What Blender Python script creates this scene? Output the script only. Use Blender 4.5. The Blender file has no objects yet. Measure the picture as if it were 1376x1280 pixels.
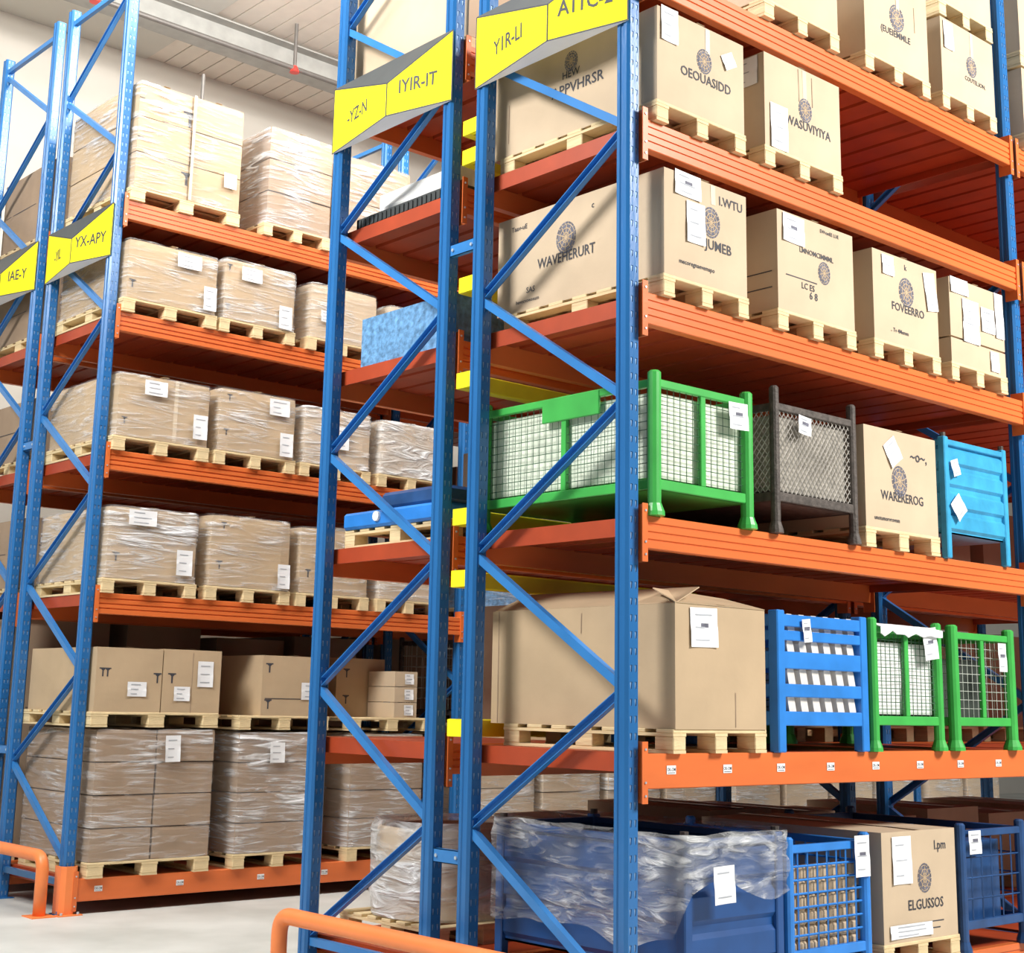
import bpy, math, random
from mathutils import Vector, Matrix, noise
random.seed(7)
sc = bpy.context.scene
COL = sc.collection

# ------------------------------------------------------------------ dimensions (metres)
L = 3.721                 # bay pitch
D = 1.2                   # frame depth
W = 0.091                 # upright width
GAP = 0.212
AY = 0.0                  # rack A front face (near rack)
BY = AY + D + GAP         # rack B, back to back with A
CY = BY + D + 3.056       # rack C across the aisle
DY = CY + D + GAP         # rack D behind C
ZA = [0.252, 1.366, 2.482, 3.592, 4.504, 5.384]
ZC = [0.252, None, 2.35, 3.46, 4.576, 5.503]
HF = 7.54
BH = 0.16
CEIL = 9.5
WALLY = 11.15

# ------------------------------------------------------------------ materials
def newmat(name):
    m = bpy.data.materials.new(name); m.use_nodes = True
    nt = m.node_tree
    return m, nt, nt.nodes['Principled BSDF']

def paint(name, col, rough=.35, metallic=0., var=.12, scale=6., bump=0., bscale=60., spec=.5, dirt=None, stretch=(1, 1, 1)):
    m, nt, b = newmat(name)
    tc = nt.nodes.new('ShaderNodeTexCoord'); mp = nt.nodes.new('ShaderNodeMapping')
    mp.inputs['Scale'].default_value = stretch
    nt.links.new(tc.outputs['Object'], mp.inputs[0])
    n = nt.nodes.new('ShaderNodeTexNoise'); n.inputs['Scale'].default_value = scale; n.inputs['Detail'].default_value = 5
    nt.links.new(mp.outputs[0], n.inputs[0])
    r = nt.nodes.new('ShaderNodeValToRGB')
    r.color_ramp.elements[0].position = .3; r.color_ramp.elements[1].position = .7
    d = dirt or tuple(c * (1 - var) for c in col)
    u = tuple(min(1, c * (1 + var)) for c in col)
    r.color_ramp.elements[0].color = (*d, 1); r.color_ramp.elements[1].color = (*u, 1)
    nt.links.new(n.outputs[0], r.inputs[0]); nt.links.new(r.outputs[0], b.inputs['Base Color'])
    b.inputs['Roughness'].default_value = rough; b.inputs['Metallic'].default_value = metallic
    b.inputs['Specular IOR Level'].default_value = spec
    if bump:
        n2 = nt.nodes.new('ShaderNodeTexNoise'); n2.inputs['Scale'].default_value = bscale; n2.inputs['Detail'].default_value = 3
        nt.links.new(mp.outputs[0], n2.inputs[0])
        bp = nt.nodes.new('ShaderNodeBump'); bp.inputs['Strength'].default_value = bump; bp.inputs['Distance'].default_value = .01
        nt.links.new(n2.outputs[0], bp.inputs['Height']); nt.links.new(bp.outputs[0], b.inputs['Normal'])
    return m

M = {}
M['blue'] = paint('blue_enamel', (.02, .14, .38), .27, var=.1, scale=3, bump=.15, bscale=30, stretch=(1, 1, .3))
M['bluebrace'] = paint('blue_brace_enamel', (.035, .20, .52), .3, var=.1, scale=4)
M['orange'] = paint('orange_enamel', (.71, .162, .04), .33, var=.1, scale=5, bump=.1, bscale=25, stretch=(.3, 1, 1))
M['deck'] = paint('red_oxide_deck', (.40, .055, .015), .45, var=.15, scale=4)
M['zinc'] = paint('zinc', (.6, .68, .75), .35, .6, var=.15, scale=20)
M['slot'] = paint('slot_light', (.22, .36, .56), .4, .3, var=.3, scale=30)  # pale hole floors, painted in place of light showing through
M['carton'] = paint('cardboard', (.50, .365, .225), .8, var=.07, scale=3, bump=.12, bscale=18)
M['carton2'] = paint('cardboard_pale', (.57, .44, .30), .8, var=.07, scale=3, bump=.12, bscale=18)
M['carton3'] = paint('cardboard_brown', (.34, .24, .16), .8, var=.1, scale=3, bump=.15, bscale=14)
M['wood'] = paint('pine', (.74, .58, .33), .75, var=.16, scale=7, bump=.35, bscale=30, stretch=(1, .25, 3))
M['paper'] = paint('white_paper', (.86, .87, .88), .6, var=.03)
M['faint'] = paint('faint_print', (.42, .44, .48), .7, var=.2)
M['ink'] = paint('black_ink', (.05, .05, .06), .7, var=.2)
M['inkgrey'] = paint('grey_ink', (.13, .13, .17), .7, var=.3, scale=30)
M['tape'] = paint('parcel_tape', (.70, .58, .42), .25, var=.05)
M['green'] = paint('green_enamel', (.055, .42, .075), .38, var=.12, scale=5)
M['greydark'] = paint('rusty_dark_steel', (.09, .075, .065), .65, .3, var=.35, scale=25, bump=.4)
M['wire'] = paint('dark_wire', (.08, .09, .08), .5, .4, var=.2)
M['greenwire'] = paint('green_wire', (.04, .12, .06), .5, var=.2)
M['palewire'] = paint('pale_wire', (.55, .58, .52), .5, .2, var=.2)
M['meshgrey'] = paint('grey_mesh_wire', (.45, .42, .38), .5, .3, var=.3, scale=20)
M['binblue'] = paint('bin_blue', (.03, .22, .66), .35, var=.15, scale=5)
M['binlight'] = paint('bin_light_blue', (.05, .36, .62), .35, var=.2, scale=6, bump=.3, bscale=20)
M['bindeep'] = paint('bin_deep_blue', (.012, .07, .24), .35, var=.15, scale=5)
M['bindark'] = paint('bin_dark_blue', (.02, .07, .20), .35, var=.3, scale=6)
M['liner'] = paint('white_liner', (.74, .80, .66), .6, var=.1, scale=8, bump=.8, bscale=14)
M['pebble'] = paint('taupe_sacking', (.36, .33, .28), .8, var=.3, scale=30)
M['yellow'] = paint('yellow_sheet', (.88, .80, .02), .75, var=.02, spec=.15)
M['barrier'] = paint('yellow_bar_paint', (.78, .66, .02), .45, var=.1)
M['black'] = paint('black_board', (.045, .05, .05), .5, var=.1)
M['whiteboard'] = paint('white_board', (.85, .86, .86), .45, var=.03)
M['guard'] = paint('orange_guard', (.90, .25, .07), .4, var=.08, scale=4)
M['white'] = paint('white_plastic', (.82, .82, .80), .5, var=.06, scale=8, bump=.4, bscale=12)
M['part'] = paint('pale_casting', (.85, .80, .72), .5, var=.15, scale=12)
M['pipe'] = paint('pipe_grey', (.16, .15, .14), .5, .3)
M['red'] = paint('red_paint', (.75, .05, .04), .4)
M['greystrip'] = paint('beam_grey', (.35, .35, .33), .55)
M['bubble'] = paint('bubble_blue', (.14, .31, .54), .3, var=.45, scale=25, bump=.8, bscale=35)

def film(name, base=.10, amt=.55, tint=(.9, .91, .93), sx=1., sz=9., sc_=2.2):
    """clear stretch film: fine horizontal creases, broad whiter patches painted in as glare"""
    m, nt, b = newmat(name)
    tc = nt.nodes.new('ShaderNodeTexCoord'); mp = nt.nodes.new('ShaderNodeMapping')
    mp.inputs['Scale'].default_value = (sx, sx, sz); mp.inputs['Rotation'].default_value = (.16, .12, 0)
    nt.links.new(tc.outputs['Object'], mp.inputs[0])
    n = nt.nodes.new('ShaderNodeTexNoise'); n.inputs['Scale'].default_value = sc_; n.inputs['Detail'].default_value = 8
    n.inputs['Distortion'].default_value = 1.6; nt.links.new(mp.outputs[0], n.inputs[0])
    oi = nt.nodes.new('ShaderNodeObjectInfo')
    pn = nt.nodes.new('ShaderNodeTexNoise'); pn.noise_dimensions = '4D'; pn.inputs['Scale'].default_value = 2.6; pn.inputs['Detail'].default_value = 2
    nt.links.new(tc.outputs['Object'], pn.inputs[0])
    mw_ = nt.nodes.new('ShaderNodeMath'); mw_.operation = 'MULTIPLY'; mw_.inputs[1].default_value = 40
    nt.links.new(oi.outputs['Random'], mw_.inputs[0]); nt.links.new(mw_.outputs[0], pn.inputs['W'])
    pr_ = nt.nodes.new('ShaderNodeMapRange'); pr_.inputs[1].default_value = .4; pr_.inputs[2].default_value = .65; pr_.inputs[3].default_value = .25; pr_.inputs[4].default_value = 1.3  # patch strength: whitens the film in areas to stand in for glare
    nt.links.new(pn.outputs[0], pr_.inputs[0])
    r = nt.nodes.new('ShaderNodeMapRange'); r.inputs[1].default_value = .46; r.inputs[2].default_value = .70
    r.inputs[3].default_value = base * .6; r.inputs[4].default_value = base + amt
    nt.links.new(n.outputs[0], r.inputs[0])
    mu = nt.nodes.new('ShaderNodeMath'); mu.operation = 'MULTIPLY'; mu.use_clamp = True
    nt.links.new(r.outputs[0], mu.inputs[0]); nt.links.new(pr_.outputs[0], mu.inputs[1])
    bp = nt.nodes.new('ShaderNodeBump'); bp.inputs['Strength'].default_value = 1.; bp.inputs['Distance'].default_value = .05
    nt.links.new(n.outputs[0], bp.inputs['Height']); nt.links.new(bp.outputs[0], b.inputs['Normal'])
    b.inputs['Base Color'].default_value = (*tint, 1); b.inputs['Roughness'].default_value = .14
    b.inputs['Specular IOR Level'].default_value = .9
    t = nt.nodes.new('ShaderNodeBsdfTransparent'); mx = nt.nodes.new('ShaderNodeMixShader')
    nt.links.new(mu.outputs[0], mx.inputs[0]); nt.links.new(t.outputs[0], mx.inputs[1]); nt.links.new(b.outputs[0], mx.inputs[2])
    nt.links.new(mx.outputs[0], nt.nodes['Material Output'].inputs['Surface'])
    return m
M['film'] = film('stretch_film', .10, .6)
M['filmheavy'] = film('stretch_film_heavy', .26, .75)
M['filmsilver'] = film('stretch_film_silver', .55, .5, (.72, .73, .74), 1.5, 6., 3.)
M['filmwhite'] = film('stretch_film_white', .7, .5, (.85, .86, .86), 1.2, 5., 2.5)
M['filmdark'] = film('stretch_film_thin', .06, .6)

# ------------------------------------------------------------------ mesh builder
class MB:
    def __init__(s): s.v = []; s.f = []; s.m = []
    def quad(s, pts, m=0):
        b = len(s.v); s.v += [tuple(p) for p in pts]; s.f.append(tuple(range(b, b + len(pts)))); s.m.append(m)
    def box(s, x0, x1, y0, y1, z0, z1, m=0, bev=0.):
        if bev <= 0:
            b = len(s.v)
            s.v += [(x, y, z) for z in (z0, z1) for y in (y0, y1) for x in (x0, x1)]
            for f in ((0, 2, 3, 1), (4, 5, 7, 6), (0, 1, 5, 4), (1, 3, 7, 5), (3, 2, 6, 7), (2, 0, 4, 6)):
                s.f.append(tuple(b + i for i in f)); s.m.append(m)
            return
        e = min(bev, (x1 - x0) * .45, (y1 - y0) * .45, (z1 - z0) * .45)
        # rounded-corner plan, chamfered top and bottom
        def ring(z, k):
            a = e * k; c = e
            return [(x0 + c, y0 + a, z), (x1 - c, y0 + a, z), (x1 - a, y0 + c, z), (x1 - a, y1 - c, z),
                    (x1 - c, y1 - a, z), (x0 + c, y1 - a, z), (x0 + a, y1 - c, z), (x0 + a, y0 + c, z)]
        rings = [ring(z0, .9), ring(z0 + e, 0), ring(z1 - e, 0), ring(z1, .9)]
        s.loft(rings, m, True)
    def loft(s, rings, m=0, caps=True):
        b = len(s.v); n = len(rings[0])
        for r in rings: s.v += [tuple(p) for p in r]
        for k in range(len(rings) - 1):
            for i in range(n):
                j = (i + 1) % n
                s.f.append((b + k * n + i, b + k * n + j, b + (k + 1) * n + j, b + (k + 1) * n + i)); s.m.append(m)
        if caps:
            s.f.append(tuple(b + i for i in reversed(range(n)))); s.m.append(m)
            s.f.append(tuple(b + (len(rings) - 1) * n + i for i in range(n))); s.m.append(m)
    def tube(s, pts, r, n=8, m=0, caps=True):
        pts = [Vector(p) for p in pts]; rings = []
        up = Vector((0, 0, 1)); prev = None
        for i, p in enumerate(pts):
            t = (pts[min(i + 1, len(pts) - 1)] - pts[max(i - 1, 0)]).normalized()
            if prev is None:
                a = t.cross(up)
                if a.length < .05: a = t.cross(Vector((1, 0, 0)))
            else: a = prev - t * prev.dot(t)
            a.normalize(); prev = a; c = t.cross(a)
            rr = r[i] if isinstance(r, (list, tuple)) else r
            rings.append([p + a * math.cos(2 * math.pi * k / n) * rr + c * math.sin(2 * math.pi * k / n) * rr for k in range(n)])
        s.loft(rings, m, caps)
    def bar(s, p, q, w, h, side=Vector((1, 0, 0)), m=0):
        p, q = Vector(p), Vector(q); t = (q - p).normalized(); a = (side - t * side.dot(t)).normalized(); c = t.cross(a)
        rings = [[o + a * w / 2 * i + c * h / 2 * j for i, j in ((-1, -1), (1, -1), (1, 1), (-1, 1))] for o in (p, q)]
        s.loft(rings, m, True)
    def extrude_x(s, prof, x0, x1, m=0):     # prof: (y,z) loop
        s.loft([[(x, y, z) for y, z in prof] for x in (x0, x1)], m, True)
    def build(s, name, mats, parent=None, loc=None, smooth=False):
        me = bpy.data.meshes.new(name); me.from_pydata(s.v, [], s.f)
        for k in (mats if isinstance(mats, (list, tuple)) else [mats]): me.materials.append(M[k])
        me.polygons.foreach_set('material_index', s.m)
        if smooth: me.polygons.foreach_set('use_smooth', [True] * len(s.f))
        me.validate(); me.update()
        import bmesh
        bm = bmesh.new(); bm.from_mesh(me); bmesh.ops.recalc_face_normals(bm, faces=bm.faces); bm.to_mesh(me); bm.free()
        return link(name, me, parent, loc)

def link(name, me, parent=None, loc=None):
    o = bpy.data.objects.new(name, me); COL.objects.link(o)
    if parent: o.parent = parent
    if loc is not None: o.location = loc
    return o

def tag(o, label=None, cat=None, group=None, kind=None):
    if label: o['label'] = label
    if cat: o['category'] = cat
    if group: o['group'] = group
    if kind: o['kind'] = kind
    return o

def thing(name, loc, label, cat, group=None, rz=0):
    o = bpy.data.objects.new(name, None); COL.objects.link(o); o.location = loc; o.rotation_euler = (0, 0, rz)
    o.empty_display_size = .1
    return tag(o, label, cat, group)

# ------------------------------------------------------------------ lettering
_tc = {}
def text_mesh(s):
    if s not in _tc:
        c = bpy.data.curves.new('lettering', 'FONT'); c.body = s; c.size = 1; c.align_x = 'CENTER'; c.align_y = 'CENTER'
        c.resolution_u = 2; c.offset = .012
        o = bpy.data.objects.new('lettering', c); COL.objects.link(o)
        dg = bpy.context.evaluated_depsgraph_get(); dg.update()
        me = o.evaluated_get(dg).to_mesh()
        _tc[s] = ([tuple(v.co) for v in me.vertices], [tuple(p.vertices) for p in me.polygons])
        o.evaluated_get(dg).to_mesh_clear()
        bpy.data.objects.remove(o); bpy.data.curves.remove(c)
    return _tc[s]

class Face:
    """A flat place to print on: origin, u axis, v axis, out normal"""
    def __init__(s, o, u, v): s.o, s.u, s.v = Vector(o), Vector(u), Vector(v); s.n = s.u.cross(s.v).normalized()
    def p(s, a, b, out=.0015): return s.o + s.u * a + s.v * b + s.n * out
def put_text(mb, F, s, u, v, size, m, sx=1., rot=0., out=.0015):
    vs, fs = text_mesh(s); b = len(mb.v); c, d = math.cos(rot), math.sin(rot)
    for x, y, z in vs:
        x *= size * sx; y *= size
        mb.v.append(tuple(F.p(u + x * c - y * d, v + x * d + y * c, out)))
    for f in fs: mb.f.append(tuple(b + i for i in f)); mb.m.append(m)
def put_rect(mb, F, u0, u1, v0, v1, m, out=.0015):
    mb.quad([F.p(u0, v0, out), F.p(u1, v0, out), F.p(u1, v1, out), F.p(u0, v1, out)], m)
def put_emblem(mb, F, u, v, r, m, out=.0015):
    """round printed crest: dark disc with ring gaps and a lattice of light cuts"""
    n = 18; ry = r * 1.18
    def P(q, t, o): return F.p(u + math.cos(t) * q * r, v + math.sin(t) * q * ry, o)
    mb.quad([P(.84, 2 * math.pi * k / n, out) for k in range(n)], m)
    for k in range(n):
        a, c = 2 * math.pi * k / n, 2 * math.pi * (k + .8) / n
        mb.quad([P(.9, a, out), P(1.02, a, out), P(1.02, c, out), P(.9, c, out)], m)
    for k in range(5):
        a = math.pi * k / 5 + .25; d = Vector((math.cos(a), math.sin(a))); e = Vector((-d.y, d.x)) * .035
        pts = [d * .8 + e, d * -.8 + e, d * -.8 - e, d * .8 - e]
        mb.quad([F.p(u + q.x * r, v + q.y * ry, out + .0005 + .0001 * k) for q in pts], 5)
    for q in (.32, .6):
        for k in range(n):
            a, c = 2 * math.pi * k / n, 2 * math.pi * (k + 1) / n
            mb.quad([P(q - .03, a, out + .0012), P(q + .03, a, out + .0012), P(q + .03, c, out + .0012), P(q - .03, c, out + .0012)], 5)
def arrow_mark(mb, F, u, v, s, m):
    put_rect(mb, F, u - s * .5, u + s * .5, v + s * .35, v + s * .5, m)
    put_rect(mb, F, u - s * .08, u + s * .12, v - s * .6, v + s * .35, m)
    mb.quad([F.p(u - s * .3, v + s * .35), F.p(u + s * .35, v + s * .35), F.p(u + .02 * s, v + s * .05)], m)

# ------------------------------------------------------------------ upright frames
def upright_mesh():
    mb = MB(); z0, z1 = .0, HF
    w = W
    prof = [(.0, .014), (.014, .0), (w - .014, .0), (w, .014), (w, .034), (w - .006, .04), (w - .006, .054), (w, .06), (w, w - .012),
            (w - .014, w), (.014, w), (.0, w - .012), (.0, .06), (.006, .054), (.006, .04), (.0, .034)]
    n = len(prof)
    for i in range(n):
        if i in (1, 9): continue
        (xa, ya), (xb, yb) = prof[i], prof[(i + 1) % n]
        mb.quad([(xa, ya, z0), (xb, yb, z0), (xb, yb, z1), (xa, ya, z1)], 0)
    mb.quad([(x, y, z1) for x, y in prof], 0)
    for side in (0, 1):
        Y = 0. if side == 0 else w; dy = .004 if side == 0 else -.004
        xs = [.014, w / 2, w - .014]
        pitch = .078; k = 0; z = z0
        while z < z1 - .001:
            zt = min(z + pitch, z1)
            for c in (0, 1):
                xa, xb = xs[c], xs[c + 1]; cx = (xa + xb) / 2; zc = (z + zt) / 2
                tz = .016; a = .0075; bt = .004
                hole = [(cx - bt, zc - tz), (cx + bt, zc - tz), (cx + a, zc + tz), (cx - a, zc + tz)]
                out = [(xa, z), (xb, z), (xb, zt), (xa, zt)]
                for i in range(4):
                    j = (i + 1) % 4
                    mb.quad([(out[i][0], Y, out[i][1]), (out[j][0], Y, out[j][1]), (hole[j][0], Y, hole[j][1]), (hole[i][0], Y, hole[i][1])], 0)
                    mb.quad([(hole[i][0], Y, hole[i][1]), (hole[j][0], Y, hole[j][1]), (hole[j][0], Y + dy, hole[j][1]), (hole[i][0], Y + dy, hole[i][1])], 0)
                mb.quad([(q[0], Y + dy, q[1]) for q in hole], 1)
            z = zt
    me = bpy.data.meshes.new('upright'); me.from_pydata(mb.v, [], mb.f)
    me.materials.append(M['blue']); me.materials.append(M['slot'])
    me.polygons.foreach_set('material_index', mb.m)
    import bmesh
    bm = bmesh.new(); bm.from_mesh(me); bmesh.ops.remove_doubles(bm, verts=bm.verts, dist=1e-5); bmesh.ops.recalc_face_normals(bm, faces=bm.faces); bm.to_mesh(me); bm.free()
    return me
UP = upright_mesh()
_b = MB(); _b.box(-.03, W + .03, -.035, W + .035, 0, .008); _b.tube([(-.015, .02, .006), (-.015, .02, .028)], .009, 6, 0); _b.tube([(W + .015, .07, .006), (W + .015, .07, .028)], .009, 6, 0)
_bp = _b.build('base_plate', 'blue'); BP = _bp.data; bpy.data.objects.remove(_bp)

_bracecache = {}
def brace_mesh(key, p, q):
    if key not in _bracecache:
        mb = MB(); p, q = Vector(p), Vector(q); t = (q - p).normalized(); side = Vector((1, 0, 0)); c = t.cross(side)
        opened = (q.z - p.z) * (q.y - p.y) < -1e-6                       # channel turned with its open side outwards
        mb.bar(p + side * (.016 if opened else -.018), q + side * (.016 if opened else -.018), .004, .044, side)
        for s in (-1, 1):
            o = c * .020 * s
            mb.bar(p + o, q + o, .036, .004, side)
        for a in (p + t * .02, q - t * .02):
            mb.tube([a + side * .004, a - side * .026], .010, 6, 1)      # bolts through the ends
        o = mb.build('brace', ['bluebrace', 'zinc']); _bracecache[key] = o.data; bpy.data.objects.remove(o)
    return _bracecache[key]

def frame(x, y, label, flip=False, dz=0., group=None):
    """flip: aisle face towards +Y"""
    t = thing('rack_upright', (x, y, 0), label, 'rack upright', group)
    for i, yy in enumerate((0, D - W)):
        u = link('post', UP, t, (0, yy, 0)); link('base_plate', BP, u)
    fr = [.25, 1.66, 3.06, 4.47, 5.87, 7.27]; re = [.95, 2.36, 3.77, 5.17, 6.57]
    ya, yb = W / 2, D - W / 2
    if flip: ya, yb = yb, ya
    seq = [v for pr in zip(fr, re) for v in pr] + [fr[-1]]
    X = W / 2
    for k in range(len(seq) - 1):
        y0, y1 = (ya, yb) if k % 2 == 0 else (yb, ya)
        link('brace', brace_mesh(('d', k, flip, dz), (X, y0, seq[k] + dz), (X, y1, seq[k + 1] + dz)), t)
    for k, z in ((0, .22), (1, 7.42)):
        link('brace', brace_mesh(('h', k, flip, 0), (X, ya, z), (X, yb, z)), t)
    return t

RN = {'A': 'near rack', 'B': 'rack backing onto the near rack', 'C': 'rack across the aisle', 'D': 'rearmost left rack'}
BN = ['first', 'second', 'third', 'fourth']
frame(0, AY, 'blue end frame of the near rack with diagonal braces, carrying a cropped yellow sign')
frame(L, AY, 'blue frame of the near rack at the right edge, beside the light blue bin')
frame(0, BY, 'blue end frame with yellow sign left of the near rack, orange rail at foot', True)
frame(L, BY, 'blue frame glimpsed under second shelf beam behind the near rack loads', True)
frame(2 * L, BY, 'blue frame glimpsed low at right, farthest one behind the near rack', True)
frame(0, CY, 'blue end frame of the rack across the aisle, with a yellow sign', False, .1)
for k, s in ((1, 'second blue frame of the rack across the aisle, seen behind the joined uprights'),
             (2, 'third blue frame of the rack across the aisle, mostly hidden'),
             (3, 'fourth blue frame of the rack across the aisle, mostly hidden')):
    frame(k * L, CY, s, False, .1)
frame(L, DY, 'dark blue frame of the rearmost left rack, second along, barely visible between loads', True, .1)
frame(0, DY, 'dark blue end frame at the far left edge, behind the left rack', True, .1)

# spacers tying the two back-to-back racks
for x, y, z, lb in ((0.02, AY + D, 4.07, 'short blue spacer tying the two back-to-back racks, upper one'),
                    (0.02, AY + D, .76, 'short blue spacer tying the two back-to-back racks near the floor'),
                    (0.02, CY + D, 3.6, 'short blue spacer tying the two left racks, upper one'),
                    (0.02, CY + D, 1.1, 'short blue spacer tying the two left racks near the floor')):
    mb = MB(); mb.box(0, .004, .001, GAP - .001, 0, .07, 0); mb.box(0, .03, .001, GAP - .001, 0, .004); mb.box(0, .03, .001, GAP - .001, .066, .07)
    mb.tube([(-.008, .025, .035), (.006, .025, .035)], .01, 6, 1); mb.tube([(-.008, GAP - .025, .035), (.006, GAP - .025, .035)], .01, 6, 1)
    tag(mb.build('rack_spacer', ['bluebrace', 'zinc'], None, (x, y, z)), lb, 'spacer')

# ------------------------------------------------------------------ beams, decks
X0, X1 = W + .006, L - .006
def beam_mesh(flat=False):
    mb = MB(); h = BH
    y0 = -.032
    g = [] if flat else [(.035, .05), (.075, .09), (.112, .125)]
    prof = [(.02, -h), (.02, 0), (y0 + .004, 0), (y0, -.004)]
    for a, b in g: prof += [(y0, -a), (y0 + .007, -a - .003), (y0 + .007, -b + .003), (y0, -b)]
    prof += [(y0, -h + .004), (y0 + .004, -h)]
    mb.extrude_x(prof, X0 + .006, X1 - .006)
    o = mb.build('shelf_beam', 'orange'); me = o.data; bpy.data.objects.remove(o); return me
BM, BMF = beam_mesh(), beam_mesh(True)
def conn_mesh(s):
    mb = MB(); x = X0 if s > 0 else X1
    a, b = sorted((x, x + s * .006))
    mb.box(a, b, -.036, .05, -.225, .055)
    a, b = sorted((x - s * .03, x + s * .006))
    mb.box(a, b, -.04, -.035, -.225, .055)
    for z in (-.19, -.13, .02):
        mb.tube([(x - s * .012, -.045, z), (x - s * .012, -.038, z)], .006, 6, 1)
    o = mb.build('connector', ['orange', 'zinc']); me = o.data; bpy.data.objects.remove(o); return me
CM = [conn_mesh(1), conn_mesh(-1)]
_m = MB(); _m.box(-.032, .032, -.0015, 0, -.02, .02, 0)
_F = Face((-.032, -.0015, -.02), (1, 0, 0), (0, 0, 1))
put_text(_m, _F, 'OK-OM', .032, .021, .022, 1, .8, 0, .0006)
put_rect(_m, _F, .006, .058, .005, .008, 1, .0006)
_o = _m.build('location_tag', ['paper', 'ink']); TAG = _o.data; bpy.data.objects.remove(_o)

SN = {'A': ['bottom', 'second', 'third', 'fourth', 'fifth', 'sixth'], 'B': ['bottom', 'second', 'third', 'fourth', 'fifth', 'sixth'],
      'C': ['bottom', '', 'second', 'third', 'fourth', 'top'], 'D': ['bottom', '', 'second', 'third', 'fourth', 'top']}
RS = {'A': 'near rack', 'B': 'rack behind the near one', 'C': 'rack across the aisle', 'D': 'rearmost left rack'}
def beam(r, y, z, bay, lvl, rear, tags=()):
    face = 'rear' if rear else 'front'
    if r == 'B': face = 'aisle-side' if rear else 'inner'
    me = BMF if tags else BM
    o = link('shelf_beam', me, None, (bay * L, y + (D if rear else 0), z))
    if rear: o.rotation_euler = (0, 0, math.pi); o.location.x = bay * L + L + W
    tag(o, f"orange {face} beam under {SN[r][lvl]} shelf, {BN[bay]} bay, {RS[r]}", 'beam')
    for c in CM: link('connector', c, o)
    for t in tags: link('location_tag', TAG, o, (t, -.0335, -.075))
    return o
def fix_rear(o): pass
def deck_mesh():
    mb = MB(); n = 16; a, b = X0 + .012, X1 - .012; p = (b - a) / n
    mb.box(a, b, .024, D - .024, -.006, -.001)
    for i in range(n):
        x = a + i * p
        mb.loft([[(x + .012, y, -.006), (x + p - .012, y, -.006), (x + p - .02, y, -.042), (x + .02, y, -.042)] for y in (.024, D - .024)])
    mb.box(a, a + .01, .024, D - .024, -.09, -.006); mb.box(b - .01, b, .024, D - .024, -.09, -.006)
    o = mb.build('steel_deck', 'deck'); me = o.data; bpy.data.objects.remove(o); return me
DK = deck_mesh()
def deck(r, y, z, bay, lvl):
    o = link('steel_deck', DK, None, (bay * L, y, z))
    tag(o, f"ribbed red-orange decking, {SN[r][lvl]} shelf, {BN[bay]} bay, {RS[r]}", 'shelf deck')
for lvl, z in enumerate(ZA):
    for bay in (0, 1):
        tg = [.27, .68, 1.10, 1.52, 1.93, 2.36, 2.78, 3.2] if lvl == 1 else ()
        beam('A', AY, z, bay, lvl, False, tg if bay == 0 else ())
        beam('A', AY, z, bay, lvl, True)
        deck('A', AY, z, bay, lvl)
        beam('B', BY, z, bay, lvl, False); beam('B', BY, z, bay, lvl, True)
        deck('B', BY, z, bay, lvl)
for lvl, z in enumerate(ZC):
    if z is None: continue
    for bay in ((0, 1, 2, 3) if lvl == 0 else (0, 1, 2)):
        beam('C', CY, z, bay, lvl, False, [.27, .95, 1.68, 2.3] if (lvl == 0 and bay == 0) else ())
        if bay < 2: beam('C', CY, z, bay, lvl, True)
        deck('C', CY, z, bay, lvl)
    for bay in (0, 1):
        beam('D', DY, z, bay, lvl, False); deck('D', DY, z, bay, lvl)
    beam('D', DY, z, 0, lvl, True)

# yellow back-stop bars in the flue between the racks
for z, lb in ((4.82, 'upper yellow bar between the racks beside the yellow signs'), (4.64, 'yellow bar between the racks just under the topmost yellow bar'),
              (3.88, 'yellow bar between the racks just above the fourth shelf'), (3.33, 'long yellow bar behind the green cage, below the fourth shelf'),
              (2.57, 'yellow bar between the racks level with the green cage feet'), (2.235, 'yellow bar behind the big open carton, below the third shelf'),
              (1.45, 'lowest yellow bar between the racks, beside the big open carton')):
    mb = MB(); mb.box(0, 1.95, .058, .125, -.046, .046, 0, .006)
    o = tag(mb.build('backstop_bar', 'barrier', None, (.02, 1.204, z)), lb, 'bar')
    m2 = MB(); m2.box(-.003, .028, -.003, .12, -.044, .044); m2.build('end_bracket', 'yellow', o)

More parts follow.
